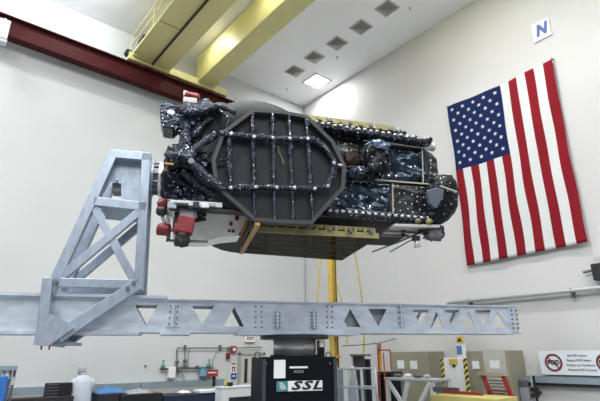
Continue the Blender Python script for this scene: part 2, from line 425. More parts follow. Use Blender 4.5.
# pipes on the right wall
e = empty('wall_pipe', (XW-.16, 5.5, 3.55), 0, 'grey steel pipe run along the right wall below the flag', 'pipe')
b = MB(); b.cyl((0, 2.75, 0), (0, -8, 0), .05, seg=12); b.build('pipe', M['galv'], e, True)
b = MB(); b.cyl((.07, 2.75, .02), (.07, -8, .02), .03, seg=10); b.build('thin_pipe', M['galv'], e, True)
for y in (-.85, 2.0, -3.2):
    b = MB(); b.box((.06, y, -.03), (.2, .05, .16)); b.box((.06, y, -.13), (.06, .08, .10)); b.build('pipe_clamp', M['bolt'], e)
# dark junction unit at right edge
p = onx(597, 272, XW-.1)
e = empty('junction_box', (XW, p.y-.12, p.z), 0, 'black junction box on the right wall above the pipe', 'junction box')
MB().box((-.09, 0, 0), (.18, .42, .40)).build('box', M['black'], e, bevel=.01)
MB().cyl((-.12, .22, .05), (-.12, .42, .03), .035).build('connector', M['bolt'], e)
b = MB(); b.tube([(-.07, .1, .2), (-.07, .14, .34), (-.07, .02, .36), (-.07, -.04, .2)], .015); b.build('cable', M['galv'], e)
# FOD sign
p0 = onx(541, 352, XW); 
e = empty('banner_sign', (XW, 4.2, 1.83), 0, 'white banner about FOD awareness on the right wall guard rail', 'sign')
yl_, yr_ = 5.72-4.2, 2.9-4.2
MB().box((-.16, (yl_+yr_)/2, 0), (.02, yl_-yr_, .57)).build('sign_board', M['signwhite'], e)
def ring(cyy, cz, r0, r1, m, name, x):
    b = MB(); n = 36; A = []
    for k in range(n):
        a = 2*PI*k/n; A.append((math.cos(a), math.sin(a)))
    for k in range(n):
        q, w = A[k], A[(k+1) % n]
        b.prism([(x, cyy+q[0]*r0, cz+q[1]*r0), (x, cyy+q[0]*r1, cz+q[1]*r1), (x, cyy+w[0]*r1, cz+w[1]*r1), (x, cyy+w[0]*r0, cz+w[1]*r0)], (-.004, 0, 0))
    return b.build(name, m, e)
for cyy in (5.38-4.2, 4.20-4.2):
    ring(cyy, 0, .165, .212, M['redcov'], 'prohibition_ring', -.175)
    text('letters', 'FOD', .145, M['black'], e, WALLR((-.178, cyy, 0)), ext=.003, offset=.006)
    lab(MB().bar((-.185, cyy+.13, .13), (-.185, cyy-.13, -.13), .022, .004, (1, 0, 0)).build('prohibition_bar', M['redcov'], e), 'red diagonal bar')
for k, s in enumerate(('Be FOD Aware', 'Report FOD Items', 'Protect our Hardware', 'Practice FOD Control')):
    text('sign_text', s, .07, M['black'], e, WALLR((-.176, 4.80-4.2-.02*k, .165-.11*k)), ext=.002, offset=.0)
# ================================================================== BACK WALL THINGS
def bw(px, py, d=0.0): return ony(px, py, YW-d)
# pipework manifold
e = empty('gas_manifold', (7.6, YW, 1.9), 0, 'bronze pipe manifold with valves on the back wall', 'pipework')
o3 = V((7.6, YW, 1.9))
pl = lambda px, py, d=.10: bw(px, py, d)-o3
b = MB(); b.tube([pl(177, 371), pl(177, 349)], .022); b.tube([pl(177, 348), pl(236, 348)], .022); b.tube([pl(236, 348), pl(262, 347)], .018); b.build('pipe', M['copper'], e)
b = MB(); b.tube([pl(177, 368), pl(201, 368)], .035); b.tube([pl(160, 369), pl(177, 369)], .03); b.tube([pl(201, 368), pl(214, 368)], .025); b.build('header_pipe', M['copper'], e)
b = MB(); b.tube([pl(185, 350), pl(185, 368)], .018); b.tube([pl(190, 348), pl(188, 358), pl(188, 368)], .012); b.build('drop_pipe', M['copper'], e)
b = MB(); b.tube([pl(222, 349), pl(216, 353), pl(213, 360), pl(212, 368)], .010); b.build('hose', M['rubber'], e)
b = MB(); b.tube([pl(181, 372), pl(184, 376), pl(184, 384), pl(183, 390)], .012); b.build('hose', M['rubber'], e)
for px, py in ((177, 362), (185, 361), (185, 367), (179, 371), (197, 367)):
    q = pl(px, py, .12); b = MB(); b.box(q, (.10, .10, .09)); b.cyl(q, q+V((0, -.09, 0)), .035); b.build('valve', M['bolt'], e, bevel=.01)
for px, py in ((163, 367), (209, 366)):
    q = pl(px, py, .12); b = MB(); b.box(q, (.13, .10, .09)); b.cyl(q, q+V((0, 0, .20)), .018); b.cyl(q+V((-.05, 0, .20)), q+V((.05, 0, .20)), .015); b.build('regulator', M['teal'], e, bevel=.01)
for px in (185, 220): MB().box(pl(px, 347.5, .06), (.05, .12, .16)).build('pipe_clamp', M['bolt'], e)
q = bw(171.5, 372.5, .12); tag(MB().box(q, (.24, .14, .34), bev=.015).build('wall_box', M['white']), 'small white box on the back wall under the pipes', 'box')
q = bw(203, 372, .14)
e = empty('filter_tank', q, 0, 'pale blue cylinder hanging under the wall pipes', 'tank')
MB().cyl((0, 0, -.13), (0, 0, .10), .14).build('tank_body', M['cyan'], e); MB().cyl((0, 0, .10), (0, 0, .17), .10).build('cap', M['teal'], e)
q = bw(212, 373, .2)
e = empty('wall_plaque', q, 0, 'red rectangular sign under the wall pipes', 'sign')
MB().box((0, 0, 0), (.46, .03, .22)).build('sign_board', M['red'], e); b = MB(); b.box((0, -.018, .015), (.34, .004, .035)); b.build('lettering', M['paper'], e)
b = MB(); b.box((.12, .05, -.27), (.09, .06, .34)); b.build('bracket', M['black'], e)
q = bw(233.5, 349.5, .06)
e = empty('fire_alarm', q, 0, 'red fire alarm sounder high beside the door', 'alarm')
MB().box((0, 0, 0), (.22, .10, .24), bev=.015).build('alarm_body', M['red'], e); MB().box((0, -.055, .0), (.10, .02, .10)).build('strobe', M['lens'], e)
q = bw(228, 356, .05)
tag(MB().box(q, (.14, .09, .22), bev=.01).build('pull_station', M['redcov']), 'small dark red pull station left of the fire alarm', 'alarm')
q = bw(228.5, 349, .06); tag(MB().box(q, (.07, .08, .15), bev=.01).build('pipe_fitting', M['teal']), 'small green fitting on the wall pipe by the fire alarm', 'fitting')
q = bw(233.5, 368, .015)
e = empty('safety_sign', q, 0, 'white and red fire equipment sign left of the door', 'sign')
MB().box((0, 0, 0), (.21, .02, .36)).build('sign_board', M['white'], e)
b = MB(); b.box((0, -.012, .14), (.19, .006, .05)); b.box((-.045, -.012, -.05), (.05, .006, .16)); b.box((.045, -.012, -.05), (.05, .006, .16)); b.box((0, -.012, .03), (.14, .006, .04)); b.build('pictogram', M['red'], e)
q = bw(233.7, 376, .015)
e = empty('notice_sign', q, 0, 'small blue notice sign under the fire equipment sign', 'sign')
MB().box((0, 0, 0), (.21, .02, .20)).build('sign_board', M['signblue'], e); b = MB(); b.box((0, -.012, 0), (.10, .006, .06)); b.build('pictogram', M['paper'], e)
q = bw(250, 338.5, .06)
e = empty('exit_sign', q, 0, 'white box exit sign on the wall above the door', 'sign')
MB().box((0, 0, 0), (.42, .09, .26), bev=.01).build('sign_box', M['lens'], e)
text('lettering', 'EXIT', .16, M['redcov'], e, WALLB((0, -.05, 0)), ext=.003, offset=.004)
q = bw(145.5, 366, .01); tag(MB().box(q, (.06, .02, .06)).build('wall_socket', M['bolt']), 'tiny grey wall outlet right of the white coated person', 'outlet')
# ================================================================== PEDESTAL
FX = lambda: None
PV = -.40
e = empty('pedestal', P0, AZ, 'black square machine pedestal bearing the company logo under the beam', 'pedestal')
u0, u1, v0, v1, zt = -.79, .555, PV, .95, 2.02
uc, vc = (u0+u1)/2, (v0+v1)/2
MB().box((uc, vc, zt/2), (u1-u0, v1-v0, zt)).build('cabinet', M['ped'], e, bevel=.015)
for uu in (u0+.03, u1-.03):
    MB().box((uu, v0-.008, 1.0), (.06, .014, 1.98)).build('edge_trim', M['pedside'], e)
q = S(279.5, 369, PV); MB().box((q.x, PV-.012, q.z), (.205, .008, .30)).build('paper_notice', M['paper'], e)
q = S(298.5, 367.3, PV); MB().box((q.x, PV-.012, q.z), (.33, .008, .032)).build('white_label', M['white'], e)
q = S(298.5, 371.5, PV); MB().box((q.x, PV-.012, q.z), (.18, .008, .05)).build('grey_label', M['bolt'], e)
q = S(299.5, 385.8, PV); LW = .82; LH = .165
lg = MB()
lg.prism([(q.x-LW/2, PV-.012, q.z-LH/2), (q.x+LW/2, PV-.012, q.z-LH/2), (q.x+LW/2, PV-.012, q.z+LH/2), (q.x-LW/2, PV-.012, q.z+LH/2)], (0, -.004, 0))
lo = lg.build('logo_panel', M['white'], e)
t_ = text('logo_letters', 'SSL', .19, M['black'], lo, FRONT((q.x+.115, PV-.02, q.z)), ext=.003, shear=.3, offset=.007, width=.56, space=1.2)
sq = MB().box((q.x-LW/2+.10, PV-.019, q.z), (.20, .006, LH)).build('logo_emblem', M['teal'], lo)
b = MB()
for r in (.035, .065, .095):
    n = 10
    for k in range(n):
        a0, a1 = PI*.5*k/n, PI*.5*(k+1)/n; c0 = V((q.x-LW/2+.05, 0, q.z-.05))
        f = lambda a, rr: (c0.x+math.cos(a)*rr, PV-.024, c0.z+math.sin(a)*rr)
        b.prism([f(a0, r), f(a0, r+.014), f(a1, r+.014), f(a1, r)], (0, -.003, 0))
b.build('emblem_arcs', M['white'], sq)
for px in (257.5, 328.5):
    p = S(px, 355, PV+.25); b = MB(); 
    b.tube([p+V((.05*math.cos(a), 0, .05*math.sin(a))) for a in [k*PI/6 for k in range(13)]], .013); b.cyl(p+V((0, 0, -.06)), (p.x, p.y, zt), .018) 
    b.build('lifting_eye', M['bolt'], e, True)
for px in (266, 330): 
    p = S(px, 363.5, PV); MB().cyl((p.x, PV-.002, p.z), (p.x, PV-.012, p.z), .018, seg=10).build('bolt', M['bolt'], e)
uc2 = S(294.5, 345, .275).x
MB().cyl((uc2, .275, 2.02), (uc2, .275, 2.06), .47, seg=48).build('base_flange', M['black'], e, True)
MB().cyl((uc2, .275, 2.06), (uc2, .275, 2.34), .41, seg=48).build('turntable_ring', M['chrome'], e, False)
MB().cyl((uc2, .275, 2.34), (uc2, .275, 2.41), .66, seg=48).build('upper_flange', M['black'], e)
b = MB(); b.box((uc2+.5, .2, 2.17), (.10, .2, .30)); b.build('motor', M['black'], e)
b = MB(); b.box((uc2+.42, -.12, 2.25), (.08, .06, .12)); b.build('connector_block', M['cream'], e)
for o in COL.objects:
    if o.name.startswith('turntable_ring'):
        for p in o.data.polygons: p.use_smooth = abs(p.normal.z) < .5
# ================================================================== FIXTURE (beam + tower)
e = empty('handling_fixture', P0, AZ, 'long galvanised steel beam carrying the braced upright tower at left', 'fixture')
FIX = e
VF, VB = 0.0, .55
holes_px = [[(135, 305), (158, 305), (146, 325.5)], [(192, 306), (214, 306), (202, 324.5)], [(234, 307), (224, 326.5), (244, 326.5)],
    [(350, 309), (344, 321), (347, 327), (360.5, 327)], [(368, 309), (386.5, 309), (378, 326.5)], [(412, 310), (428.5, 310), (421, 326.5)],
    [(436, 311), (430.5, 327.5), (443.5, 328)], [(443.5, 310), (459.5, 310), (452, 327)], [(468, 311.5), (461, 328), (475.5, 328.5)],
    [(474, 310), (490.5, 310), (484, 327)], [(497, 311.5), (490.5, 327.5), (507, 328)]]
holes = [[(S(px, py, VF).x, S(px, py, VF).z) for px, py in h] for h in holes_px]
UE = 4.83
plate('web_plate', [(-9.2, 2.43), (UE-.06, 2.47), (UE-.10, 3.0), (-9.2, 3.03)], holes, .025, M['steel'], e, FRONT((0, VF, 0)))
UB = S(399, 320, VF).x
plate('web_plate', [(-9.2, 2.43), (UB, 2.46), (UB, 3.01), (-9.2, 3.03)], holes[:3], .025, M['steel'], e, FRONT((0, VB, 0)))
ua, uz = S(338, 320, VF).x, S(392, 320, VF).x
MB().box(((UE-3.2)/2, .3, 2.945), (UE+2.9, .34, .09)).build('added_shade_bar', M['steel'], e)  # bar added inside the beam to darken the tops of the holes
MB().box(((ua+uz)/2, .12, 2.735), (uz-ua, .02, .53)).build('added_hole_backing', M['greybox'], e)  # plate added just behind the web holes to catch light as mid-grey
for i in range(4):
    a_ = UB+.05+i*.42; MB().bar((a_, VB, 2.47), (a_+.36, VB, 3.0), .06, .04, (0, 1, 0)).build('lattice_bar', M['steel'], e)
MB().box(((UE-9.2)/2, .275, 3.012), (UE+9.2, .66, .022)).build('flange', M['steel'], e)
MB().box(((UE-9.2)/2, .275, 2.455), (UE+9.2, .66, .022)).build('flange', M['steel'], e)
MB().box(((-2.48-9.2)/2, .275, 3.05), (9.2-2.48, .74, .05)).build('flange_plate', M['steel'], e)
MB().box(((-2.9-9.2)/2, .275, 2.425), (9.2-2.9, .70, .03)).build('flange_plate', M['steel'], e)
MB().box((-2.3, .275, 2.425), (.52, .72, .035)).build('splice_plate', M['steel'], e)
MB().box((-.03, .275, 2.425), (2.35, .74, .03)).build('mount_plate', M['steel'], e)
MB().box((UE-.14, VF-.025, 2.735), (.20, .02, .5), bev=.004).build('end_plate', M['steel'], e)
def splice(px, py0, py1, w, n):
    a = S(px, py0, VF); c = S(px, py1, VF)
    b = MB(); b.box((a.x-w/4, VF-.022, (a.z+c.z)/2), (w*.42, .018, a.z-c.z)); b.box((a.x+w/4, VF-.022, (a.z+c.z)/2), (w*.42, .018, a.z-c.z)); b.box((a.x, VF-.05, (a.z+c.z)/2), (.03, .07, (a.z-c.z)))
    o = b.build('splice_plate', M['steel'], e)
    for k in range(n):
        for s in (-.25, .25):
            z = c.z + (a.z-c.z)*(k+.5)/n
            MB().cyl((a.x+s*w, VF-.03, z), (a.x+s*w, VF-.052, z), .016, seg=6).build('bolt', M['bolt'], o)
splice(174.5, 303, 327, .26, 4); splice(277, 311, 328, .18, 5); splice(313, 311, 328, .18, 5); splice(399, 305, 326, .16, 4)
for px in (255.5, 261.5, 327, 332):
    for k in range(5):
        q = S(px, 306.5+k*5.2, VF); MB().cyl((q.x, VF-.012, q.z), (q.x, VF-.03, q.z), .016, seg=6).build('bolt', M['bolt'], e)
for k in range(5):
    for s in (0, 7):
        q = S(510+s*.7+k*.5, 310.5+k*4.4, VF); MB().cyl((q.x, VF-.03, q.z), (q.x, VF-.055, q.z), .02, seg=6).build('bolt', M['bolt'], e)
# tower: two parallel frames joined through
def T(px, py): q = S(px, py, -.18); return V((q.x, 0, q.z))
for v in (-.10, .66):
    def leg(nm, a, c, w=.165, h=.16, dv=0):
        A, C = T(*a), T(*c); A.y = C.y = v+dv
        return MB().bar(A, C, w, h, (0, 1, 0), bev=.008).build(nm, M['tower'], e)
    leg('upright', (113.5, 152), (49.5, 291)); leg('upright', (146.5, 153), (138.3, 290)); leg('top_rail', (110, 153), (151, 156.5))
    leg('cross_rail', (93, 200.5), (146, 206.5)); leg('base_rail', (50, 282), (138, 284), .15)
    leg('diagonal_brace', (92, 203), (136, 284), .145, .12, .015); leg('diagonal_brace', (144, 207), (54, 282), .145, .12, -.01 if v < 0 else .02)
    leg('knee_brace', (138, 284), (58, 337), .20, .13, -.06 if v < 0 else .06)
    A, C = T(49, 277), T(41, 342)
    leg('drop_leg', (48.5, 278), (43.5, 322), .155, .14, -.08 if v < 0 else .08)
    vv = v-.17 if v < 0 else v+.10
    pts = [T(41.5, 310), T(70, 323), T(75, 328), T(49, 346.5), T(34.5, 345)]
    for q in pts: q.y = vv
    MB().prism(pts, (0, .07, 0)).build('gusset', M['tower'], e)
# solid head plate with the square port, and the sill plates seen from below
hp = [(T(px, py).x, T(px, py).z) for px, py in ((112, 157), (143, 159), (138.5, 203), (94, 200))]
ho = [(T(px, py).x, T(px, py).z) for px, py in ((109, 177), (120, 177), (120, 196), (99.5, 195))]
plate('head_plate', hp, [ho], .03, M['tower'], e, FRONT((0, .02, 0)))
a, c = T(100, 206), T(141, 210)
MB().box(((a.x+c.x)/2, .28, a.z+.02), (c.x-a.x, .66, .04)).build('sill_plate', M['tower'], e)
a, c = T(112, 152), T(148, 154)
MB().box(((a.x+c.x)/2, .28, a.z-.05), (c.x-a.x, .66, .04)).build('cap_plate', M['tower'], e)
a = T(113, 181); MB().box((a.x+.06, .3, a.z), (.24, .3, .17)).build('bearing_block', M['bolt'], e)
a, c = T(38, 343), T(72, 343)
MB().box(((a.x+c.x)/2, .28, 2.26), (c.x-a.x, .72, .05)).build('clamp_plate', M['tower'], e)
for px in (42, 50):
    q = T(px, 346); b = MB(); b.cyl((q.x, -.2, 2.30), (q.x, -.2, 2.16), .014); b.build('clamp_bolt', M['red'], e)
for px, py in ((134, 283), (128, 289), (57, 283)):
    q = T(px, py); MB().cyl((q.x, -.26, q.z), (q.x, -.12, q.z), .03).build('pin', M['bolt'], e)
# rotary bearing on the tower head
ZA = 5.42
ub = S(151, 178, .27).x
MB().cyl((ub-.02, .27, ZA), (ub+.06, .27, ZA), .36, seg=40).build('bearing_flange', M['tower'], e)
MB().cyl((ub+.06, .27, ZA), (ub+.16, .27, ZA), .30, seg=40).build('bearing_gap', M['bolt'], e)
MB().cyl((ub+.16, .27, ZA), (ub+.44, .27, ZA), .36, seg=40).build('bearing_ring', M['chrome'], e)
for k in range(12):
    a = 2*PI*k/12; MB().cyl((ub-.05, .27+.31*math.cos(a), ZA+.31*math.sin(a)), (ub+.30, .27+.31*math.cos(a), ZA+.31*math.sin(a)), .025, seg=8).build('bearing_bolt', M['bolt'], e)
# ================================================================== SATELLITE
e = empty('satellite', P0+V((0, 0, 0)), AZ, 'large dark foil-wrapped communications satellite held sideways above the beam', 'satellite')
SAT = e
VN = -.98
# core
cpx = [(182, 118), (405, 137), (432, 152), (438, 180), (434, 222), (190, 208)]
b = MB(); pts = [S(px, py, VN) for px, py in cpx]; pts = [V((q.x, VN+.05, q.z)) for q in pts]
b.prism(pts, (0, 2.05, 0)); core = b.build('bus_body', M['rubber'], e)
def foil(pc, nx, nz, amp, seed, m, name, parent, off=0.0):
    """crumpled blanket between four picture corners on the front face"""
    Q = [S(px, py, VN) for px, py in pc]; b = MB(); g = []
    for j in range(nz+1):
        row = []
        for i in range(nx+1):
            s, t = i/nx, j/nz
            p = Q[0].lerp(Q[1], s).lerp(Q[3].lerp(Q[2], s), t)
            ed = min(s, 1-s, t, 1-t)*6; ed = min(1, ed)
            w = p.x*1.2 + p.z*1.9
            cr = 1-abs(noise.noise(V((w*2.1+seed, (p.x-p.z)*.9, seed*3.1)))*2)
            h = amp*(.9*cr**3 + .6*noise.noise(V((p.x*3+seed, p.z*3, 4.4))) + .3*noise.noise(V((p.x*9, p.z*9+seed, 1))))
            row.append(b.bm.verts.new((p.x, VN+.05-off-h*ed, p.z)))
        g.append(row)
    for j in range(nz):
        for i in range(nx): b.bm.faces.new((g[j][i], g[j+1][i], g[j+1][i+1], g[j][i+1]))
    o = b.build(name, m, parent, True)
    sm = o.modifiers.new('thickness', 'SOLIDIFY'); sm.thickness = .02; sm.offset = -1
    return o
foil([(378, 146), (427, 151), (429, 185), (381, 182)], 44, 30, .085, 1.3, M['mli'], 'foil_blanket', e, .03)
foil([(338, 137), (381, 146), (383, 183), (338, 182)], 40, 36, .06, 4.1, M['mlidk'], 'foil_blanket', e, .01)
foil([(318, 181), (391, 184), (391, 218), (318, 216)], 50, 26, .08, 7.7, M['mli'], 'foil_blanket', e, .03)
foil([(391, 184), (431, 187), (433, 221), (391, 218)], 32, 26, .03, 9.2, M['mlidk'], 'foil_blanket', e, .03)
foil([(430, 150), (438, 158), (441, 186), (430, 186)], 12, 24, .04, 3.9, M['mlidk'], 'foil_blanket', e, .0)
def strip(pp, w, m, name='tape_trim', off=-.07, h=.02):
    for a, c in zip(pp[:-1], pp[1:]):
        A, C = S(*a, VN), S(*c, VN); A.y = C.y = VN+off
        MB().bar(A, C, w, h, (0, 1, 0)).build(name, m, e)
strip([(374, 181), (429, 185.5)], .025, M['tan']); strip([(362, 142), (427, 150)], .02, M['tan']); strip([(391, 185), (391.5, 218)], .022, M['tan'])
strip([(420.5, 150.5), (421.5, 184)], .016, M['tan'])
strip([(345, 210), (430, 218)], .012, M['greybox']); strip([(345, 133), (426, 146)], .012, M['greybox'])
strip([(384, 140), (401, 143)], .022, M['galv'], off=-.09); strip([(384, 144), (401, 147)], .014, M['greybox'], off=-.09)
# opening with amber film and the hooded horn beside it
b = MB(); q = S(353, 160, VN); b.lump((q.x, VN-.02, q.z), (.19, .08, .17), .25, 1.8, 3, 2); lab(b.build('amber_film', M['amber'], e, True), 'amber film inside the opening')
b = MB(); q = S(371, 162, VN); b.lump((q.x, VN-.12, q.z), (.24, .2, .36), .35, 1.6, 4, 5); b.build('horn_cover', M['mlilump'], e, True)
b = MB(); q = S(374, 151, VN); b.lump((q.x, VN-.20, q.z), (.20, .16, .10), .4, 2.2, 4, 8); lab(b.build('crumpled_foil', M['bluefoil'], e, True), 'pale blue crumpled foil')
b = MB(); q = S(356, 175, VN); b.lump((q.x, VN-.08, q.z), (.30, .16, .12), .35, 2.4, 4, 3); b.build('cable_bundle', M['mli3'], e, True)
# feed rows
def feed(px, py, v, r, L, tilt, m):
    p = S(px, py, v); d = V((0, -1, tilt)).normalized()
    b = MB(); b.cyl(p+d*-.16, p+d*.02, r*.8, r, 14); b.cyl(p+d*.02, p+d*.06, r*1.05, r*.9, 14)
    o = b.build('feed_module', M['mlirib'], e, True)
    c = MB(); c.lump(p+d*.06+V((0, 0, r*.35)), (r*.52, .03, r*.34), .25, 2, 2, px); lab(c.build('feed_cap', m, o, True), 'silver cap')
for k in range(19):
    t = k/18; feed(316+t*108, 125+t*16.5+(.8 if k % 2 else 0), VN-.14, .078, .1, .15, M['silver'])
for k in range(16):
    t = k/15; feed(329+t*98, 212.5+t*7.5, VN-.05, .085, .1, -.15, M['silver'])
b = MB()
for k in range(70):
    t = random.random(); q = S(316+t*110, 127+t*16+random.uniform(0, 6), VN+.04)
    b.lump(q, (random.uniform(.03, .08), .06, random.uniform(.02, .06)), .4, 2, 1, k)
h = b.build('equipment_blankets', M['mli3'], e, True); h['kind'] = 'stuff'
b = MB()
for k in range(26):
    t = random.random(); q = S(385+t*45, 132+t*11+random.uniform(-3, 2), VN+.2)
    b.lump(q, (random.uniform(.04, .09), .1, random.uniform(.03, .08)), .4, 2, 2, k)
h = b.build('upper_equipment', M['mlirib'], e, True); h['kind'] = 'stuff'
# small tubular fitting upper right
a, c = S(424, 146.5, VN+.3), S(433.5, 147.5, VN+.3)
b = MB(); b.cyl(a, c, .075, seg=16); b.cyl(c-V((.06, 0, 0)), c+V((.01, 0, 0)), .09, seg=16); b.build('nozzle', M['galv'], e, True)
# top gold edged radiator panel (horizontal), its front edge seen
zt_ = S(305, 115, VN).z
A, C = S(303, 116, VN-.12), S(394, 128.5, VN-.12)
b = MB(); b.prism([A, C, C+V((.05, .3, 0)), C+V((.05, 1.9, 0)), A+V((0, 1.9, 0))], (0, 0, .05)); tp = b.build('radiator_panel', M['gold'], e)
b = MB(); b.bar(A+V((0, -.02, -.04)), C+V((0, -.02, -.04)), .10, .05, (0, 1, 0)); b.build('gold_edge', M['gold'], tp)
for k in range(9):
    t = (k+.5)/9; q = A.lerp(C, t)+V((0, -.05, -.05+random.uniform(-.02, .02))); MB().box(q, (random.uniform(.05, .12), .06, .05)).build('edge_clip', M['gold'] if k % 2 else M['bolt'], tp)
q = S(374, 123, VN-.16); b = MB(); b.box((q.x, q.y, q.z-.04), (.025, .04, .14)); b.box((q.x, q.y, q.z-.1), (.06, .05, .05)); b.build('latch', M['vent'], tp)
# bottom folded panel: mirror underside, gold near edge and gold left edges
z0 = S(378, 238, VN).z
uL, uR = S(250, 227, VN).x, S(378, 238, VN).x
n0 = V((uL, VN-.02, z0)); n1 = V((uR, VN-.02, z0)); f1 = SZ(342, 260.5, z0); f0 = SZ(240, 253, z0)
b = MB(); b.prism([n0, n1, f1, f0], (0, 0, .03)); bp_ = b.build('folded_panel', M['panel'], e)
b = MB()
for k in range(1, 5):
    t = k/5.2; a = n0.lerp(f0, t)+V((0, 0, -.004)); c = n1.lerp(f1, t)+V((0, 0, -.004)); b.bar(a, c, .012, .006, (0, 0, 1))
b.build('panel_seams', M['bolt'], bp_)
MB().bar(n0+V((0, -.015, .03)), n1+V((0, -.015, .03)), .035, .10, (0, 0, 1)).build('gold_edge', M['gold'], bp_)
A, C = S(262, 221.5, VN+.02), S(378, 231.5, VN+.02)
MB().bar(n0+V((.06, .05, .16)), n1+V((-.05, .05, .16)), .04, .07, (0, 0, 1)).build('gold_edge', M['gold'], bp_)
for k in range(13):
    t = (k+.5)/13; q = n0.lerp(n1, t)+V((0, 0, .10)); MB().box(q, (.05, .07, .13)).build('edge_spacer', M['gold'], bp_)
for k in range(6):
    q = n0.lerp(n1, (k+.6)/6)+V((0, -.05, .10)); MB().box(q, (.07, .05, .06)).build('edge_clip', M['bolt'], bp_)
MB().bar(SZ(257.5, 224, z0), SZ(241, 253, z0), .09, .05, (0, 0, 1)).build('gold_edge', M['orange'], bp_)
z1 = z0+.15
MB().bar(S(251, 217, VN+.15), S(239.5, 236, VN+.15), .065, .05, (0, 1, 0)).build('gold_edge', M['orange'], bp_)
b = MB(); b.bar(SZ(255, 221, z0+.08), SZ(240.5, 244.5, z0+.08), .11, .10, (0, 0, 1)); b.build('panel_stack', M['black'], bp_)
# second dark dish folded beneath, left of the panel
cz = z0-.02; lf = SZ(205, 239.5, cz); bt = SZ(225, 250, cz); rt = SZ(241, 253, cz)
pts = [SZ(px, py, cz) for px, py in ((204, 239.5), (208, 243.5), (214, 247), (221, 250), (230, 252), (239.5, 253.3), (242, 244), (240.5, 236), (232, 234.8), (222, 235.5), (213, 237.5))]
b = MB(); b.prism(pts, (0, 0, .035)); b.build('folded_dish', M['refl'], e)
# left lower white radiator, instrument tray and red covers
pts = [S(px, py, VN+.25) for px, py in ((171, 204), (252, 214), (250, 220), (240, 235.5), (222, 237), (206, 240.5), (173, 240.5))]
b = MB(); b.prism(pts, (0, .5, 0)); lab(b.build('radiator', M['osr'], e), 'radiator panel with the reflected wall painted white')
for px, py, w_, h_ in ((240, 218, .07, .09), (234, 224, .05, .06), (236, 231, .05, .05), (232, 231, .04, .04)):
    q = S(px-3, py, VN+.235); MB().box(q, (w_, .02, h_)).build('red_tag', M['redcov'], e)
A, C = S(170, 203.5, VN-.3), S(222, 206.5, VN-.3)
MB().bar(A, C, .085, .16, (0, 1, 0), bev=.006).build('instrument_rail', M['galv'], e)
MB().bar(A+V((0, .02, -.075)), C+V((.55, .02, -.09)), .03, .2, (0, 1, 0)).build('instrument_rail', M['black'], e)
for px, py, w_, h_, m_ in ((172, 205, .14, .11, 'greybox'), (181, 204.5, .24, .05, 'black'), (196, 205, .10, .11, 'black'), (205, 206, .14, .07, 'silver'), (212, 205, .12, .06, 'greybox')):
    q = S(px, py, VN-.40); MB().box(q, (w_, .05, h_)).build('electronics_box', M[m_], e, bevel=.006)
b = MB()
for k in range(16):
    x0 = random.uniform(167, 205); y0 = random.uniform(193, 201); pts = []
    for j in range(6): pts.append(S(x0+j*5+random.uniform(-2, 2), y0+random.uniform(-2, 2)+j*.8, VN-.15+random.uniform(-.08, .08)))
    b.tube(pts, .012, 5)
w = b.build('wiring', M['greybox'], e, True); w['kind'] = 'stuff'
b = MB(); A = S(167, 168, VN+.1); C = S(167.5, 206, VN+.1); b.bar(A, C, .05, .05); b.build('red_strap', M['redcov'], e)
A = S(168.5, 204, VN+.05); C = S(168.5, 240, VN+.05); MB().bar(A, C, .07, .05).build('support_post', M['silver'], e)
MB().bar(S(166, 240.5, VN), S(208, 241.5, VN), .035, .05).build('lower_rail', M['bolt'], e)
# thrusters / sensors with red covers
def cover(px, py, v, w_, h_, d_, rot, name='red_cover', m='redcov'):
    q = S(px, py, v); b = MB(); b.box(q, (w_, d_, h_), Euler((0, rot, 0)), .02); b.build(name, M[m], e)
cover(185.5, 225.5, VN-.28, .27, .28, .24, .12); cover(181, 230, VN-.28, .22, .14, .22, .12)
q = S(182, 239, VN-.28); b = MB(); b.lump(q, (.12, .1, .13), .3, 2, 3, 4); b.build('thruster_nozzle', M['black'], e, True)
cover(187, 215, VN-.22, .24, .14, .2, .1, 'thruster_bracket', 'greybox')
cover(176.5, 222, VN-.2, .10, .34, .1, .05, 'thruster_bracket', 'black')
q = S(162.5, 203.5, VN-.1); b = MB(); b.lump(q, (.09, .1, .09), .2, 2, 3, 6); b.build('red_cover', M['redcov'], e, True)
q = S(161.5, 211, VN-.1); b = MB(); b.lump(q, (.09, .1, .08), .2, 2, 3, 7); b.build('thruster_nozzle', M['black'], e, True)
q = S(163.5, 229.5, VN-.1); b = MB(); b.lump(q, (.12, .1, .11), .25, 2, 3, 9); b.build('red_cover', M['redcov'], e, True)
b = MB(); b.tube([S(162, 215, VN-.1), S(164, 221, VN-.1), S(167, 227, VN-.1), S(172, 231, VN-.1)], .03); b.build('thruster_arm', M['greybox'], e, True)
for a, c in (((197, 212), (206, 216)), ((206, 214), (195, 221)), ((198, 211), (199, 221)), ((190, 222), (206, 219))):
    MB().bar(S(*a, VN-.15), S(*c, VN-.15), .045, .05).build('bracket_strut', M['black'], e)
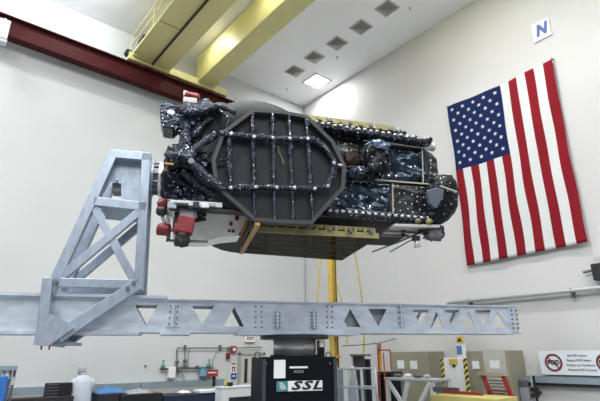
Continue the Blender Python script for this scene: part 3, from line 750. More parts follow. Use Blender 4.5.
# left equipment mass
b = MB(); q = S(192, 130, VN+.3); b.lump((q.x+.14, VN+.55, q.z), (.36, .7, .60), .22, 1.8, 4, 11); b.build('wrapped_equipment', M['mli3'], e, True)
b = MB(); q = S(188, 180, VN+.3); b.lump((q.x, VN+.5, q.z), (.50, .75, .60), .22, 1.8, 4, 12); b.build('wrapped_equipment', M['mlilump'], e, True)
pts = [S(px, py, VN-.1) for px, py in ((159.5, 106), (165, 101), (174, 104), (180, 109), (179, 123), (173, 128.5), (162.5, 127), (160, 118))]
b = MB(); b.prism(pts, (0, .45, 0)); b.build('sensor_head', M['mli3'], e, bevel=.02)
q = S(171, 112.5, VN-.13); lab(MB().box(q, (.12, .03, .09), Euler((0, .3, 0)), .02).build('sensor_cap', M['white'], e), 'white sensor cap')
def wrap(pp, v, r, m='mlirib', name='wrapped_strut', seg=8, sub=10):
    P = [S(px, py, vv) for (px, py), vv in zip(pp, v if isinstance(v, (list, tuple)) else [v]*len(pp))]
    pts = []
    for a, c in zip(P[:-1], P[1:]):
        n = max(2, int((c-a).length/.06)); pts += [a.lerp(c, k/n) for k in range(n)]
    pts.append(P[-1]); b = MB(); b.tube(pts, [r*random.uniform(.8, 1.15) for _ in pts], seg, .12)
    return b.build(name, M[m], e, True)
wrap([(176, 108), (190, 113), (205, 110), (221, 106), (227, 108)], VN-.35, .075)
wrap([(180, 124), (196, 116), (213, 110.5), (222, 107)], VN-.25, .055)
wrap([(221, 106), (236, 113)], VN-.4, .055, 'rim'); wrap([(219, 110), (229, 118), (226, 131)], VN-.42, .03)
wrap([(192, 152), (203, 143), (216, 134)], VN-.45, .07); wrap([(191, 163), (208, 178), (222, 189)], VN-.45, .075)
wrap([(182, 172), (199, 186), (214, 195)], VN-.3, .075); wrap([(178, 182), (195, 190), (208, 198)], VN-.2, .065)
wrap([(166, 158), (180, 156), (194, 157)], VN-.35, .10, 'mli3'); wrap([(168, 168), (180, 163), (192, 166)], VN-.3, .09, 'mlilump')
wrap([(184, 118), (187, 138), (188, 156)], VN-.2, .11, 'mli3'); wrap([(200, 122), (197, 140), (192, 158)], VN-.2, .08, 'mlilump')
wrap([(212, 118), (200, 128), (193, 138)], VN-.3, .05)
b = MB(); b.lump(S(188, 158, VN-.4), (.14, .14, .12), .35, 2, 3, 15); b.build('strut_joint', M['mli3'], e, True)
b = MB(); q = S(191, 163, VN-.45); b.cyl(q, q+V((0, -.1, 0)), .05); b.build('strut_pin', M['bolt'], e)
b = MB()
for k in range(120):
    px = random.uniform(166, 214); py = random.uniform(110, 203)
    if (px > 200 and 120 < py < 150) or (px < 177 and py < 152): continue
    q = S(px, py, VN-.18+random.uniform(-.1, .05)); s = random.uniform(.025, .07)
    b.lump(q, (s*random.uniform(.7, 1.6), s, s*random.uniform(.6, 1.3)), .4, 2, 1, k)
h = b.build('harness_clutter', M['mli3'], e, True); h['kind'] = 'stuff'
MB().box(S(169, 164, VN-.42), (.14, .04, .035)).build('amber_tape', M['orange'], e)
MB().box(S(168, 153.5, VN-.2), (.10, .05, .10), Euler((0, .5, 0))).build('red_tag', M['redcov'], e)
# equipment on top behind (white block and red cover)
q = S(190, 103.5, VN+.9); MB().box(q, (.28, .3, .13), bev=.02).build('instrument_housing', M['vent'], e)
q = S(192, 97.5, VN+.9); b = MB(); b.lump(q, (.17, .14, .08), .2, 2, 3, 3); b.build('red_cover', M['redcov'], e, True)
q = S(185.5, 94, VN+.9); MB().box(q, (.08, .1, .1)).build('instrument_housing', M['cream'], e)
# ---- antennas
def tray(front, v, depth, name):
    P = [S(px, py, v) for px, py in front]; c = sum(P, V())/len(P)
    I = [c+(p-c)*.94 for p in P]; n = len(P)
    b = MB(); f = [p+V((0, depth, 0)) for p in I]; bk = [p+V((0, depth+.05, 0)) for p in P]
    b.prism(f, (0, .04, 0)); o = b.build(name, M['refl'], e)
    b = MB(); r1 = [b.bm.verts.new(p) for p in P]; r2 = [b.bm.verts.new(p) for p in I]; r3 = [b.bm.verts.new(p+V((0, depth+.04, 0))) for p in I]; r4 = [b.bm.verts.new(p+V((0, depth+.04, 0))) for p in P]
    for k in range(n):
        j = (k+1) % n
        for x, y in ((r1, r2), (r2, r3), (r3, r4), (r4, r1)): b.bm.faces.new((x[k], x[j], y[j], y[k]))
    b.build('rim', M['rim'], o); return o
VA = -1.45
octo = [(252.5, 108.5), (283, 110.5), (307.5, 115), (334, 140.5), (346.5, 166), (345, 188), (312.5, 224), (283, 223), (254.5, 221), (223, 193.5), (214, 180), (211.5, 160), (222, 131)]
ant = tray(octo, VA, .12, 'antenna_reflector'); ant.name = 'antenna_reflector'
def rib(pp, r, name='rib', m='mlirib'):
    P = [S(px, py, VA+.03) for px, py in pp]; pts = []
    for a, c in zip(P[:-1], P[1:]):
        n = max(2, int((c-a).length/.05)); pts += [a.lerp(c, k/n) for k in range(n)]
    pts.append(P[-1]); b = MB(); b.tube(pts, [r*random.uniform(.75, 1.2) for _ in pts], 7, .15)
    return b.build(name, M[m], ant, True)
for x0, y0, x1, y1 in ((252.5, 112, 254.5, 219), (272.5, 113, 275, 221), (289, 114, 293.5, 222), (306.5, 117, 313, 222)):
    rib([(x0, y0), (x0+(x1-x0)*.25, y0+27)], .040); rib([(x0+(x1-x0)*.25, y0+27), (x0+(x1-x0)*.75, y0+76)], .044); rib([(x0+(x1-x0)*.75, y0+76), (x1, y1)], .032)
rib([(229, 138), (229.5, 165), (231, 188)], .045)
rib([(219, 133.5), (240, 136), (275, 138.5), (306, 139), (316, 141)], .062)
rib([(219, 189), (240, 187.5), (275, 187.5), (310, 189), (328, 187)], .058)
rib([(316, 141), (325, 148), (333.5, 160), (335, 166), (332, 177), (327, 187)], .062)
rib([(335, 164), (345, 166.5)], .03, m='silver')
rib([(217, 161), (230, 159)], .025); 
for px, py in ((231, 134), (254, 137), (273, 138), (290, 138.5), (308, 139), (231, 188), (256, 187), (277, 187.5), (294.5, 188), (315, 189), (334, 163), (328, 186)):
    q = S(px, py, VA-.05); b = MB(); b.lump(q, (.032, .03, .032), .25, 2, 2, px); lab(b.build('rib_clamp', M['silver'], ant, True), 'silver rib clamp')
b = MB(); b.tube([S(*p, VA+.06) for p in ((278, 146), (279, 152), (282, 158), (284, 164))], .006, 5); b.build('lanyard', M['gold'], ant)
# round dish behind the tray, nearer the body
VD = -1.18
q = S(256, 156, VD); cz_ = q.z; cu_ = q.x; R_ = S(256, 102.5, VD).z-cz_
b = MB(); rings = []
for k, (rr, vv) in enumerate(((.02, .20), (.35, .17), (.7, .08), (1.0, -.06), (1.012, -.03), (.98, .0), (.7, .13), (.35, .22), (.02, .25))):
    rings.append([(cu_+R_*1.08*rr*math.cos(2*PI*a/64), VD+vv, cz_+R_*rr*math.sin(2*PI*a/64)) for a in range(64)])
b.loft(rings); b.build('dish_reflector', M['rim'], e, True)
# ---- right hand bulky horn housing with the grey window
rpx = [(430, 186), (434, 177), (440, 173), (453, 174), (457.5, 178), (460.5, 198), (459, 208), (452, 217), (442, 224), (431, 221)]
VRt = VN-.22
b = MB(); P = [S(px, py, VRt) for px, py in rpx]; c = sum(P, V())/len(P)
ring0 = [c+(p-c)*.80+V((0, -.04, 0)) for p in P]; ring1 = [p+V((0, .06, 0)) for p in P]; ring2 = [p+V((0, .75, 0)) for p in P]
b.loft([ring0, ring1, ring2])
bmesh.ops.subdivide_edges(b.bm, edges=b.bm.edges[:], cuts=4, use_grid_fill=True)
for v in b.bm.verts: v.co += V((noise.noise(v.co*7), noise.noise(v.co*7+V((9, 1, 1))), noise.noise(v.co*7+V((3, 8, 5)))))*.05
bmesh.ops.triangulate(b.bm, faces=[f for f in b.bm.faces if len(f.verts) > 4])
hz = b.build('horn_housing', M['mlilump'], e, True)
P = [S(px, py, VRt-.10) for px, py in ((427.5, 191), (431, 189), (438, 187.5), (444.5, 189.5), (443, 197), (437.5, 207.5), (435.5, 208), (430, 203))]
b = MB(); b.prism(P, (0, .10, 0)); lab(b.build('horn_window', M['window'], hz, bevel=.01), 'blue-grey flat window')
b = MB(); A = S(440, 186, VRt-.1); C = S(457, 192, VRt-.1); b.bar(A, C, .025, .03); b.build('tape_trim', M['tan'], hz)
b = MB(); b.lump(S(429, 221.5, VN-.2), (.06, .06, .05), .3, 2, 2, 4); b.build('brass_fitting', M['gold'], e, True)
b = MB(); b.lump(S(418, 221, VN-.2), (.05, .06, .04), .3, 2, 2, 14); b.build('brass_fitting', M['gold'], e, True)
# lower right boom with small antennas
def arm(a, c, v, r, m='bolt', name='boom'):
    A, C = S(*a, v), S(*c, v); MB().cyl(A, C, r, seg=8).build(name, M[m], e, True)
arm((381, 231), (424, 233), VN+.1, .018); arm((381, 236), (420, 236.5), VN+.1, .016); arm((436, 226), (396, 243), VN+.15, .02); arm((396, 243), (372, 252), VN+.35, .014); arm((413, 239), (390, 252), VN+.3, .012)
for px, py in ((403, 230), (403, 235)):
    q = S(px, py, VN+.08); MB().box(q, (.07, .06, .06)).build('boom_clamp', M['black'], e)
q = S(433, 235, VN); b = MB(); b.lump(q, (.16, .14, .11), .5, 2.2, 3, 21); b.build('antenna_unit', M['bolt'], e, True)
q = S(440, 232, VN); b = MB(); b.lump(q, (.07, .1, .13), .3, 2, 3, 22); b.build('antenna_unit', M['black'], e, True)
b = MB(); b.lump(S(426, 231, VN), (.16, .1, .06), .4, 2, 3, 24); b.build('antenna_unit', M['black'], e, True)
q = S(416, 240, VN); b = MB(); b.box(q+V((0, 0, .02)), (.14, .1, .07)); b.build('antenna_base', M['black'], e, bevel=.01)
b = MB(); b.cyl(q+V((0, 0, -.0)), q+V((.02, 0, -.14)), .03, .07, 14); b.build('antenna_bell', M['galv'], e, True)
arm((441, 236), (426, 240), VN, .012)
# silver plate under the right part
A = [S(px, py, VN+.05) for px, py in ((381, 227), (430, 226), (420, 232), (398, 241), (376, 248), (378, 236))]
MB().bar(S(388, 229, VN+.1), S(432, 230, VN+.1), .05, .6, (0, 1, 0)).build('lower_plate', M['vent'], e)
# ================================================================== HOIST MAST, STRAPS
ma = ony(334.5, 300, 9.6); ub_ = ma.x
e = empty('hoist_mast', (9.15, 9.6, 0), 0, 'tall yellow lattice mast rising behind the beam and black pedestal', 'mast')
o3 = V((9.15, 9.6, 0))
ttop = ony(334, 255, 9.6).z+1.2
b = MB(); 
for dx in (-.085, .085): b.box((dx, 0, ttop/2), (.075, .12, ttop))
b.build('mast_rail', M['yel2'], e)
for k in range(14): MB().box((0, .03, .3+k*.36), (.12, .04, .07)).build('mast_rung', M['yel2'], e)
b = MB(); b.cyl((.05, -.09, .2), (.05, -.09, ttop), .014, seg=6); b.build('lift_chain', M['black'], e)
b = MB(); b.box((0, .0, .06), (.5, .5, .12)); b.build('mast_foot', M['yel2'], e)
for z in (3.2, 2.62, 2.0, 1.2): MB().box((.0, -.03, z), (.30, .16, .06)).build('mast_clamp', M['yel2'], e)
def strap(name, pp, y, w, m, label):
    pts = [ony(px, py, y) for px, py in pp]; o3 = pts[0].copy(); b = MB()
    P = [p-o3 for p in pts]
    for a, c in zip(P[:-1], P[1:]): b.bar(a, c, w, .012, (0, 1, 0))
    o = b.build(name, M[m], None, loc=o3); tag(o, label, 'strap', 'yellow hoist straps'); return o
sy = 11.0
strap('hoist_strap', [(322, 238), (318, 290), (315, 340), (313, 475)], sy, .07, 'paleyellow', 'thin yellow strap hanging straight left of the yellow mast')
strap('hoist_strap', [(352, 240), (358, 270), (362, 300), (364, 335), (361, 475)], sy, .08, 'paleyellow', 'slack yellow strap hanging right of the yellow mast')
strap('hoist_strap', [(337, 285), (342, 302), (346, 320), (347, 345)], 10.4, .04, 'yel2', 'short curved yellow strap just right of the mast')
for px, w_ in ((402, 'far right, against the flag wall'), (377, 'beside the slack yellow strap')):
    a = ony(px-9 if px > 390 else px-4, 240, 9.8); c = ony(px, 352, 9.8); c = a+(c-a)*(a.z/(a.z-c.z))
    o = MB().cyl(V((0, 0, 0)), c-a, .008, seg=6).build('tether_line', M['galv'], None, loc=a); tag(o, 'thin grey line hanging from above '+w_, 'line', 'thin hanging lines')
# cable sagging between mast and wall
pts = [ony(px, py, 10.5) for px, py in ((342, 346), (360, 345), (380, 343), (398, 338))]; o3 = pts[0].copy()
tag(MB().tube([p-o3 for p in pts], .012, 6).build('sagging_cable', M['rubber'], None, loc=o3), 'black cable sagging under the beam right of the mast', 'cable')
# ================================================================== FLOOR THINGS, right side
def crate(pxl, pxr, x, ytop, name, label, xdepth):
    a, c = onx(pxl, ytop, x), onx(pxr, ytop, x)
    h = (a.z+c.z)/2; w = a.y-c.y
    e = empty(name, (x, (a.y+c.y)/2, 0), 0, label, 'crate', 'olive crates by the right wall')
    MB().box((xdepth/2, 0, h/2), (xdepth, w, h), bev=.02).build('crate_body', M['crate'], e)
    return e, w, h, (a.y+c.y)/2
e, w, h, yc = crate(463, 507, 12.0, 350.5, 'equipment_crate', 'tall olive equipment crate with a shiny patch beside the FOD banner', .85)
for px, py, ww, hh in ((476, 365, .20, .2), (495, 364.5, .26, .2)):
    q = onx(px, py, 12.0); MB().box((-.012, q.y-yc, q.z), (.012, ww, hh)).build('paper_label', M['paper'], e)
q = onx(494.5, 360, 12.0); lab(MB().box((-.006, q.y-yc, q.z-.05), (.008, .62, .55)).build('metal_plate', M['cratelt'], e), 'shiny pale metal plate')
b = MB()
for k in range(5): b.box((-.02, onx(496, 380, 12).y-yc, onx(496, 379, 12).z-k*.075), (.03, .42, .045))
b.build('louvre_vent', M['cratelt'], e)
e, w, h, yc = crate(390, 427, 12.0, 351.5, 'equipment_crate', 'olive equipment crate behind the white truss table', .85)
for px, py, ww, hh in ((401, 364.5, .26, .24), (414, 365, .26, .24)):
    q = onx(px, py, 12.0); MB().box((-.012, q.y-yc, q.z), (.012, ww, hh)).build('paper_label', M['paper'], e)
# white panel with hazard edges
a, c = onx(441, 358, 11.6), onx(466, 358.5, 11.6)
yc = (a.y+c.y)/2; w = a.y-c.y; h = a.z
e = empty('barrier_panel', (11.6, yc, 0), 0, 'white upright panel with black and yellow striped edges', 'barrier')
MB().box((.03, 0, h/2+.15), (.06, w, h-.3), bev=.01).build('panel', M['white'], e)
for s in (-1, 1): MB().box((.0, s*(w/2-.035), h/2+.15), (.075, .075, h-.31)).build('striped_edge', M['hazard'], e)
MB().box((-.01, .0, h-.09), (.02, .26, .14)).build('caution_label', M['yel2'], e); MB().box((-.012, 0, h-.2), (.02, .08, .06)).build('latch', M['black'], e)
for s in (-1, 1): MB().box((.03, s*(w/2-.08), .15), (.4, .08, .3)).build('foot', M['bolt'], e)
# yellow topped white post sign
a, c = onx(455.5, 337, 11.9), onx(463.5, 337, 11.9); yc = (a.y+c.y)/2; h = a.z
e = empty('post_sign', (11.9, yc, 0), 0, 'narrow white post with a yellow warning cap behind the striped panel', 'sign')
MB().box((.03, 0, (h-.14)/2), (.05, .24, h-.14)).build('post', M['white'], e); MB().box((.02, 0, h-.08), (.07, .22, .16)).build('warning_cap', M['yel2'], e)
b = MB(); b.prism([(-.018, -.08, h-.12), (-.018, .08, h-.12), (-.018, .0, h-.02)], (-.004, 0, 0)); b.build('warning_symbol', M['black'], e)
q = onx(459, 350, 11.88); MB().box((-.0, q.y-yc, q.z), (.02, .15, .22)).build('notice', M['bluecloth'], e)
# white truss table
x0 = 10.2
a, c = onx(385, 377.5, x0), onx(433, 377.5, x0); yc = (a.y+c.y)/2; w = a.y-c.y; h = a.z
e = empty('truss_table', (x0, yc, 0), 0, 'white steel truss table with diagonal legs before the olive crate', 'table')
MB().box((.35, 0, h-.03), (.75, w+.05, .06), bev=.01).build('table_top', M['galv'], e)
for s in (-1, 1):
    for xx in (.03, .68): MB().box((xx, s*(w/2-.06), (h-.06)/2), (.08, .10, h-.06)).build('leg', M['white'], e)
for y0, y1 in ((w/2-.1, .05), (-w/2+.1, -.05), (.05, w/2-.1)):
    pass
b_ = [((w/2-.12), .02), (-.06, w/2-.40), (-w/2+.06, -.40)]
for i, (ya, yb) in enumerate(((w/2-.10, .0), (.0, w/2-.45), (-w/2+.10, -.06))):
    MB().bar((.0, ya, h-.08), (.0, yb, .55), .10, .06, (1, 0, 0)).build('diagonal_brace', M['white'], e)
for px, py, s_, m_ in ((398, 376, .09, 'bolt'), (408, 374.5, .08, 'white'), (418, 376.5, .10, 'bolt'), (427, 376.5, .07, 'galv')):
    q = onx(px, py, x0+.25); tag(MB().lump((q.x, q.y, h+.055), (s_, s_*1.4, .05), .2, 2, 2, px).build('loose_fitting', M[m_]), 'small %s fitting lying on the white truss table, %s' % ('pale' if m_ in ('white', 'galv') else 'dark', {398: 'nearest its left end', 408: 'left of the middle', 418: 'right of the middle', 427: 'nearest its right end'}[px]), 'fitting', 'fittings on the truss table')
# yellow work platform with red bar, red ladder
x0 = 8.6
a, c = onx(430, 394.5, x0), onx(496, 395.5, x0); yc = (a.y+c.y)/2; w = a.y-c.y; h = a.z
e = empty('work_platform', (x0, yc, 0), 0, 'pale yellow work platform at the lower edge with a red bar', 'platform')
MB().box((.4, 0, h-.07), (.8, w, .14), bev=.01).build('deck', M['paleyellow'], e)
for s in (-1, 1):
    for xx in (.06, .74): MB().box((xx, s*(w/2-.08), (h-.14)/2), (.08, .08, h-.14)).build('leg', M['paleyellow'], e)
MB().box((.5, .28, h+.03), (.06, w*.62, .055)).build('red_bar', M['red'], e)
MB().box((.62, .75, h+.06), (.10, .6, .10)).build('tool_tray', M['bolt'], e)
x0 = 9.8
tl, tr = onx(482, 373.5, x0), onx(502.5, 374, x0); bl_, br = onx(491.5, 396, x0-.045), onx(513.5, 401, x0-.045)
e = empty('step_ladder', (x0, (tl.y+tr.y)/2, 0), 0, 'red folding ladder with a tan top standing before the shiny crate', 'ladder')
yy = (tl.y+tr.y)/2
for t, bt in ((tl, bl_), (tr, br)):
    k = t.z/(t.z-bt.z); end = t+(bt-t)*k
    MB().bar((0, t.y-yy, t.z), (end.x-x0, end.y-yy, 0), .09, .05, (1, 0, 0)).build('rail', M['red'], e)
    MB().bar((.08, t.y-yy, t.z-.02), (.55, t.y-yy+.05, 0), .05, .04, (1, 0, 0)).build('rear_leg', M['red'], e)
MB().box((.03, 0, tl.z+.0), (.22, tl.y-tr.y+.12, .07)).build('cap_step', M['tan'], e)
for k in range(4):
    t = (k+1)/5; zz = tl.z*(1-t); L_ = V((0, tl.y-yy, tl.z)).lerp(V((0, 0, 0)), 0)
    ya = tl.y-yy + (bl_.y-tl.y)*(tl.z*t)/(tl.z-bl_.z); yb = tr.y-yy + (br.y-tr.y)*(tr.z*t)/(tr.z-br.z)
    MB().bar((-.02-.2*t, ya, zz), (-.02-.2*t, yb, zz), .03, .08, (1, 0, 0)).build('step', M['red'], e)
# black tripod pole against the right guard rail
q = onx(534, 380, 12.5)
e = empty('tripod', (q.x, q.y, 0), 0, 'black tripod with clamps standing under the FOD banner', 'tripod')
MB().cyl((0, 0, .5), (0, 0, 1.52), .03).build('pole', M['black'], e)
MB().cyl((.0, .09, .6), (0, .06, 1.5), .022).build('pole', M['galv'], e)
for dy, z in ((0, 1.20), (.02, 1.05), (-.05, 1.12)): MB().box((-.03, dy, z), (.12, .18, .09), bev=.015).build('clamp', M['black'], e)
for k in range(3):
    a_ = k*2*PI/3+.4; MB().cyl((0, 0, .95), (.2*math.cos(a_), .2*math.sin(a_), .02), .022).build('leg', M['black'], e)
q = onx(525, 388, 12.4)
e = empty('small_cart', (q.x, q.y, 0), 0, 'grey small instrument stand beside the tall olive crate', 'stand')
MB().box((0, 0, .62), (.2, .22, 1.24), bev=.02).build('body', M['greybox'], e); MB().box((-.04, .0, 1.33), (.12, .2, .18), bev=.02).build('instrument', M['bolt'], e)
# orange-red frame with dark cabinet, right of the mast
x0 = 10.6
a, c = onx(377, 371.5, x0), onx(391, 371.5, x0); yc = (a.y+c.y)/2; w = a.y-c.y; h = a.z
e = empty('dark_cabinet', (x0, yc, 0), 0, 'black cabinet left of the white truss table', 'cabinet')
MB().box((.25, 0, h/2), (.5, w, h), bev=.01).build('cabinet_body', M['black'], e); MB().box((-.01, 0, h*.5), (.02, w*.9, h*.9)).build('cabinet_door', M['ped'], e)
a2 = onx(376.5, 348, x0); c2 = onx(384.5, 350, x0)
e = empty('red_frame', (x0-.1, yc, 0), 0, 'orange-red tubular frame standing behind the black cabinet, left of the olive crate', 'frame')
def rb(a, c, r=.02): MB().cyl(V(a), V(c), r, seg=8).build('tube', M['orangered'], e)
for px in (377.5, 383): 
    q = onx(px, 347, x0-.1); rb((0, q.y-yc, 0), (0, q.y-yc, q.z if px < 380 else q.z-.15))
q1, q2 = onx(377.5, 350, x0-.1), onx(390, 350, x0-.1); rb((0, q1.y-yc, q1.z), (0, q2.y-yc, q2.z)); rb((0, q2.y-yc, q2.z), (0, q2.y-yc, 1.65))
q = onx(379.5, 358, x0-.08); MB().box((.04, q.y-yc, q.z-.05), (.03, .10, .62)).build('yellow_strip', M['yel2'], e)
q = onx(379, 346, x0-.1); MB().box((0, q.y-yc, q.z), (.08, .10, .12)).build('beacon', M['orange'], e)
# grey tubular scaffold and boards right of the pedestal
x0 = 8.5
e0 = [onx(px, 368.5, x0) for px in (336.5, 361)]; yc = (e0[0].y+e0[1].y)/2; w = e0[0].y-e0[1].y
e = empty('work_stand', (x0, yc, 0), 0, 'grey tubular guard rail stand right of the black pedestal', 'stand')
zt2, zm = e0[0].z, onx(345, 387, x0).z
for xx in (0, .5):
    for y in (w/2, 0.02, -w/2): MB().cyl((xx, y, 0), (xx, y, zt2), .025, seg=10).build('post', M['galv'], e, True)
    for z in (zt2, zm): MB().cyl((xx, w/2, z), (xx, -w/2, z), .022, seg=10).build('rail', M['galv'], e, True)
b = MB(); pts = [onx(px, py, x0)-V((x0, yc, 0)) for px, py in ((361, 388), (373, 389), (377, 395), (381, 405))]; b.tube(pts, .018); b.build('hose', M['galv'], e, True)
x0 = 9.6
a, c = onx(352.5, 354.5, x0), onx(363, 354.5, x0); yc = (a.y+c.y)/2; w = a.y-c.y
e = empty('leaning_board', (x0, yc, 0), 0, 'dark grey board with a white post left edge behind the guard rail stand', 'board')
MB().box((.03, 0, a.z/2), (.05, w, a.z)).build('board', M['slate'], e); MB().box((0, w/2, a.z/2), (.06, .06, a.z+.02)).build('edge_post', M['white'], e); MB().box((.05, -.05, a.z-.02), (.3, w+.1, .05)).build('top_cap', M['bolt'], e)
q = onx(352.5, 373, x0); MB().box((-.035, q.y-yc, q.z), (.02, .07, .12)).build('red_tag', M['redcov'], e)
x0 = 9.9
a, c = onx(364.5, 359, x0), onx(369.5, 359, x0); yc = (a.y+c.y)/2; w = a.y-c.y
tag(MB().box((x0, yc, a.z/2), (.08, w, a.z), bev=.01).build('blue_board', M['navy']), 'navy blue upright board beside the dark grey board', 'board')
q = onx(340, 379, 8.85); tag(MB().box((8.85, q.y, .85), (.05, .22, 1.7), bev=.02).build('grey_canister', M['greybox']), 'grey panel seen between mast and guard rail stand', 'panel')
q = onx(354, 393, 8.9)
tag(MB().loft([[(8.9+.05*math.sin(a)*k, q.y+.16*math.cos(a)*k, z) for a in [j*2*PI/14 for j in range(14)]] for k, z in ((1.1, .6), (1.0, 1.0), (.8, 1.4), (.5, 1.72), (.3, 1.78))]).build('white_garment', M['coat'], smooth=True), 'white garment hanging on the grey guard rail stand', 'garment')
# ================================================================== FLOOR THINGS, left side
# white coated person
pp = ony(86, 366, 14.15)
e = empty('person', (pp.x, 14.15, 0), 0, 'person in white coat and grey hood seen from behind, head bowed', 'person')
ZH = pp.z
def skin_body():
    me = bpy.data.meshes.new('body'); vs, es, rs = [], [], []
    def n(p, r, par=None):
        vs.append(p); rs.append(r); i = len(vs)-1
        if par is not None: es.append((par, i))
        return i
    k = ZH/1.76
    pel = n((0, 0, .95*k), .14); sp = n((0, .02, 1.15*k), .135, pel); ch = n((-.01, .06, 1.36*k), .15, sp); nk = n((-.02, .10, 1.50*k), .06, ch)
    h1 = n((-.03, .13, 1.60*k), .085, nk); h2 = n((-.035, .14, 1.69*k), .075, h1)
    for s in (-1, 1):
        sh = n((s*.17, .06, 1.40*k), .05, ch); el = n((s*.27-.02, .08, 1.14*k), .045, sh); wr = n((s*.22-.05, .30, 1.02*k), .032, el)
        pm = n((s*.21-.05, .36, 1.0*k), .032, wr)
        for f in range(4):
            a = n((s*.21-.05+(f-1.5)*.022, .40, .985*k), .010, pm); bb = n((s*.21-.05+(f-1.5)*.024, .43+.006*(f in (1, 2)), .965*k), .009, a); n((s*.21-.05+(f-1.5)*.024, .44+.008*(f in (1, 2)), .94*k), .008, bb)
        a = n((s*.21-.05-s*.04, .365, .985*k), .011, pm); n((s*.21-.05-s*.055, .395, .965*k), .009, a)
        hp = n((s*.09, 0, .90*k), .10, pel); kn = n((s*.10, .02, .50*k), .062, hp); an = n((s*.10, -.01, .09*k), .042, kn); n((s*.11, .14, .045), .04, an)
    me.from_pydata(vs, es, []); o = bpy.data.objects.new('body', me); COL.objects.link(o)
    md = o.modifiers.new('skin', 'SKIN'); md.use_smooth_shade = True
    for i, r in enumerate(rs):
        me.skin_vertices[0].data[i].radius = (r, r); me.skin_vertices[0].data[i].use_root = (i == 0)
    o.modifiers.new('sub', 'SUBSURF').levels = 1
    bpy.context.view_layer.update(); dg = bpy.context.evaluated_depsgraph_get()
    m2 = bpy.data.meshes.new_from_object(o.evaluated_get(dg)); bpy.data.objects.remove(o)
    m2.materials.clear(); m2.materials.append(M['skin']); m2.name = 'body'
    o = bpy.data.objects.new('body', m2); COL.objects.link(o); o.parent = e; return o
body = skin_body(); k = ZH/1.76
# face on the hidden front of the head
hc = V((-.035, .14, 1.655*k))
b = MB(); b.lump(hc+V((0, .085, -.02)), (.014, .022, .02), .0, 1, 2); b.build('nose', M['skin'], body, True)
for s in (-1, 1): b = MB(); b.lump(hc+V((s*.03, .075, .01)), (.012, .01, .008), 0, 1, 2); b.build('eye', M['white'], body, True)
b = MB(); b.lump(hc+V((0, .072, -.055)), (.024, .01, .007), 0, 1, 2); lab(b.build('mouth', M['redcov'], body, True), 'mouth')
def ell(c, rx, ry, n=24): return [(c[0]+rx*math.cos(2*PI*i/n)*(1+.04*math.sin(5*2*PI*i/n+c[2]*6)), c[1]+ry*math.sin(2*PI*i/n), c[2]) for i in range(n)]
b = MB(); b.loft([ell((0.01, .0, .38*k), .29, .22), ell((0, 0, .7*k), .275, .20), ell((0, .0, .95*k), .25, .185), ell((0, .02, 1.15*k), .245, .18), ell((-.01, .05, 1.32*k), .265, .185), ell((-.01, .06, 1.42*k), .25, .16), ell((-.015, .08, 1.50*k), .15, .11), ell((-.02, .10, 1.54*k), .075, .08)])
b.build('coat', M['coat'], e, True)
for s in (-1, 1):
    b = MB(); b.tube([(s*.19, .06, 1.42*k), (s*.25-.01, .06, 1.30*k), (s*.265-.025, .08, 1.14*k), (s*.25-.04, .20, 1.07*k), (s*.22-.05, .30, 1.02*k)], [.09, .085, .075, .07, .06], 12); b.build('sleeve', M['coat'], e, True)
b = MB(); b.lump((-.05, .135, 1.65*k), (.108, .118, .118), .08, 2, 4, 3)
b.lump((-.02, .10, 1.53*k), (.10, .09, .07), .05, 2, 3, 2); b.build('hood', M['hood'], e, True)
for s in (-1, 1):
    b = MB(); b.lump((s*.11, .06, .06), (.06, .15, .06), .05, 1, 3, 1); b.build('shoe', M['white'], e, True)
# black work table with cases, cloths
def lbox(name, pxl, pxr, pyt, y, dep, m, label, cat, group=None, z0=0.0, bev=.015):
    a, c = ony(pxl, pyt, y), ony(pxr, pyt, y); zt = (a.z+c.z)/2
    o = MB().box((0, dep/2, (zt-z0)/2), (c.x-a.x, dep, zt-z0), bev=bev).build(name, M[m], None, loc=((a.x+c.x)/2, y, z0))
    return tag(o, label, cat, group)
ztab = ony(60, 398, 13.4).z
o = lbox('work_table', -2, 74, 398, 13.4, .5, 'rubber', 'long black low work table at the lower left edge', 'table')
e = empty('equipment_case', ony(60, 396.5, 13.5), 0, 'black ribbed equipment case left of the white coated person', 'case')
a, c, m_ = ony(47.5, 383.5, 13.5), ony(73.5, 383.5, 13.5), ony(60.5, 383.5, 13.5); hh = a.z-ztab
o3 = e.location.copy(); e.location.z = ztab
MB().box(((a.x+m_.x)/2-o3.x, .15, hh/2), (m_.x-a.x-.01, .28, hh), bev=.012).build('case_half', M['rubber'], e); lab(MB().box(((c.x+m_.x)/2-o3.x, .15, hh/2), (c.x-m_.x-.01, .28, hh), bev=.012).build('case_half', M['black'], e), 'darker glossy half')
b = MB()
for kk in range(5): b.box(((a.x+m_.x)/2-o3.x, .0, hh*(kk+.5)/5), (m_.x-a.x-.04, .02, .02))
b.build('case_ribs', M['bolt'], e)
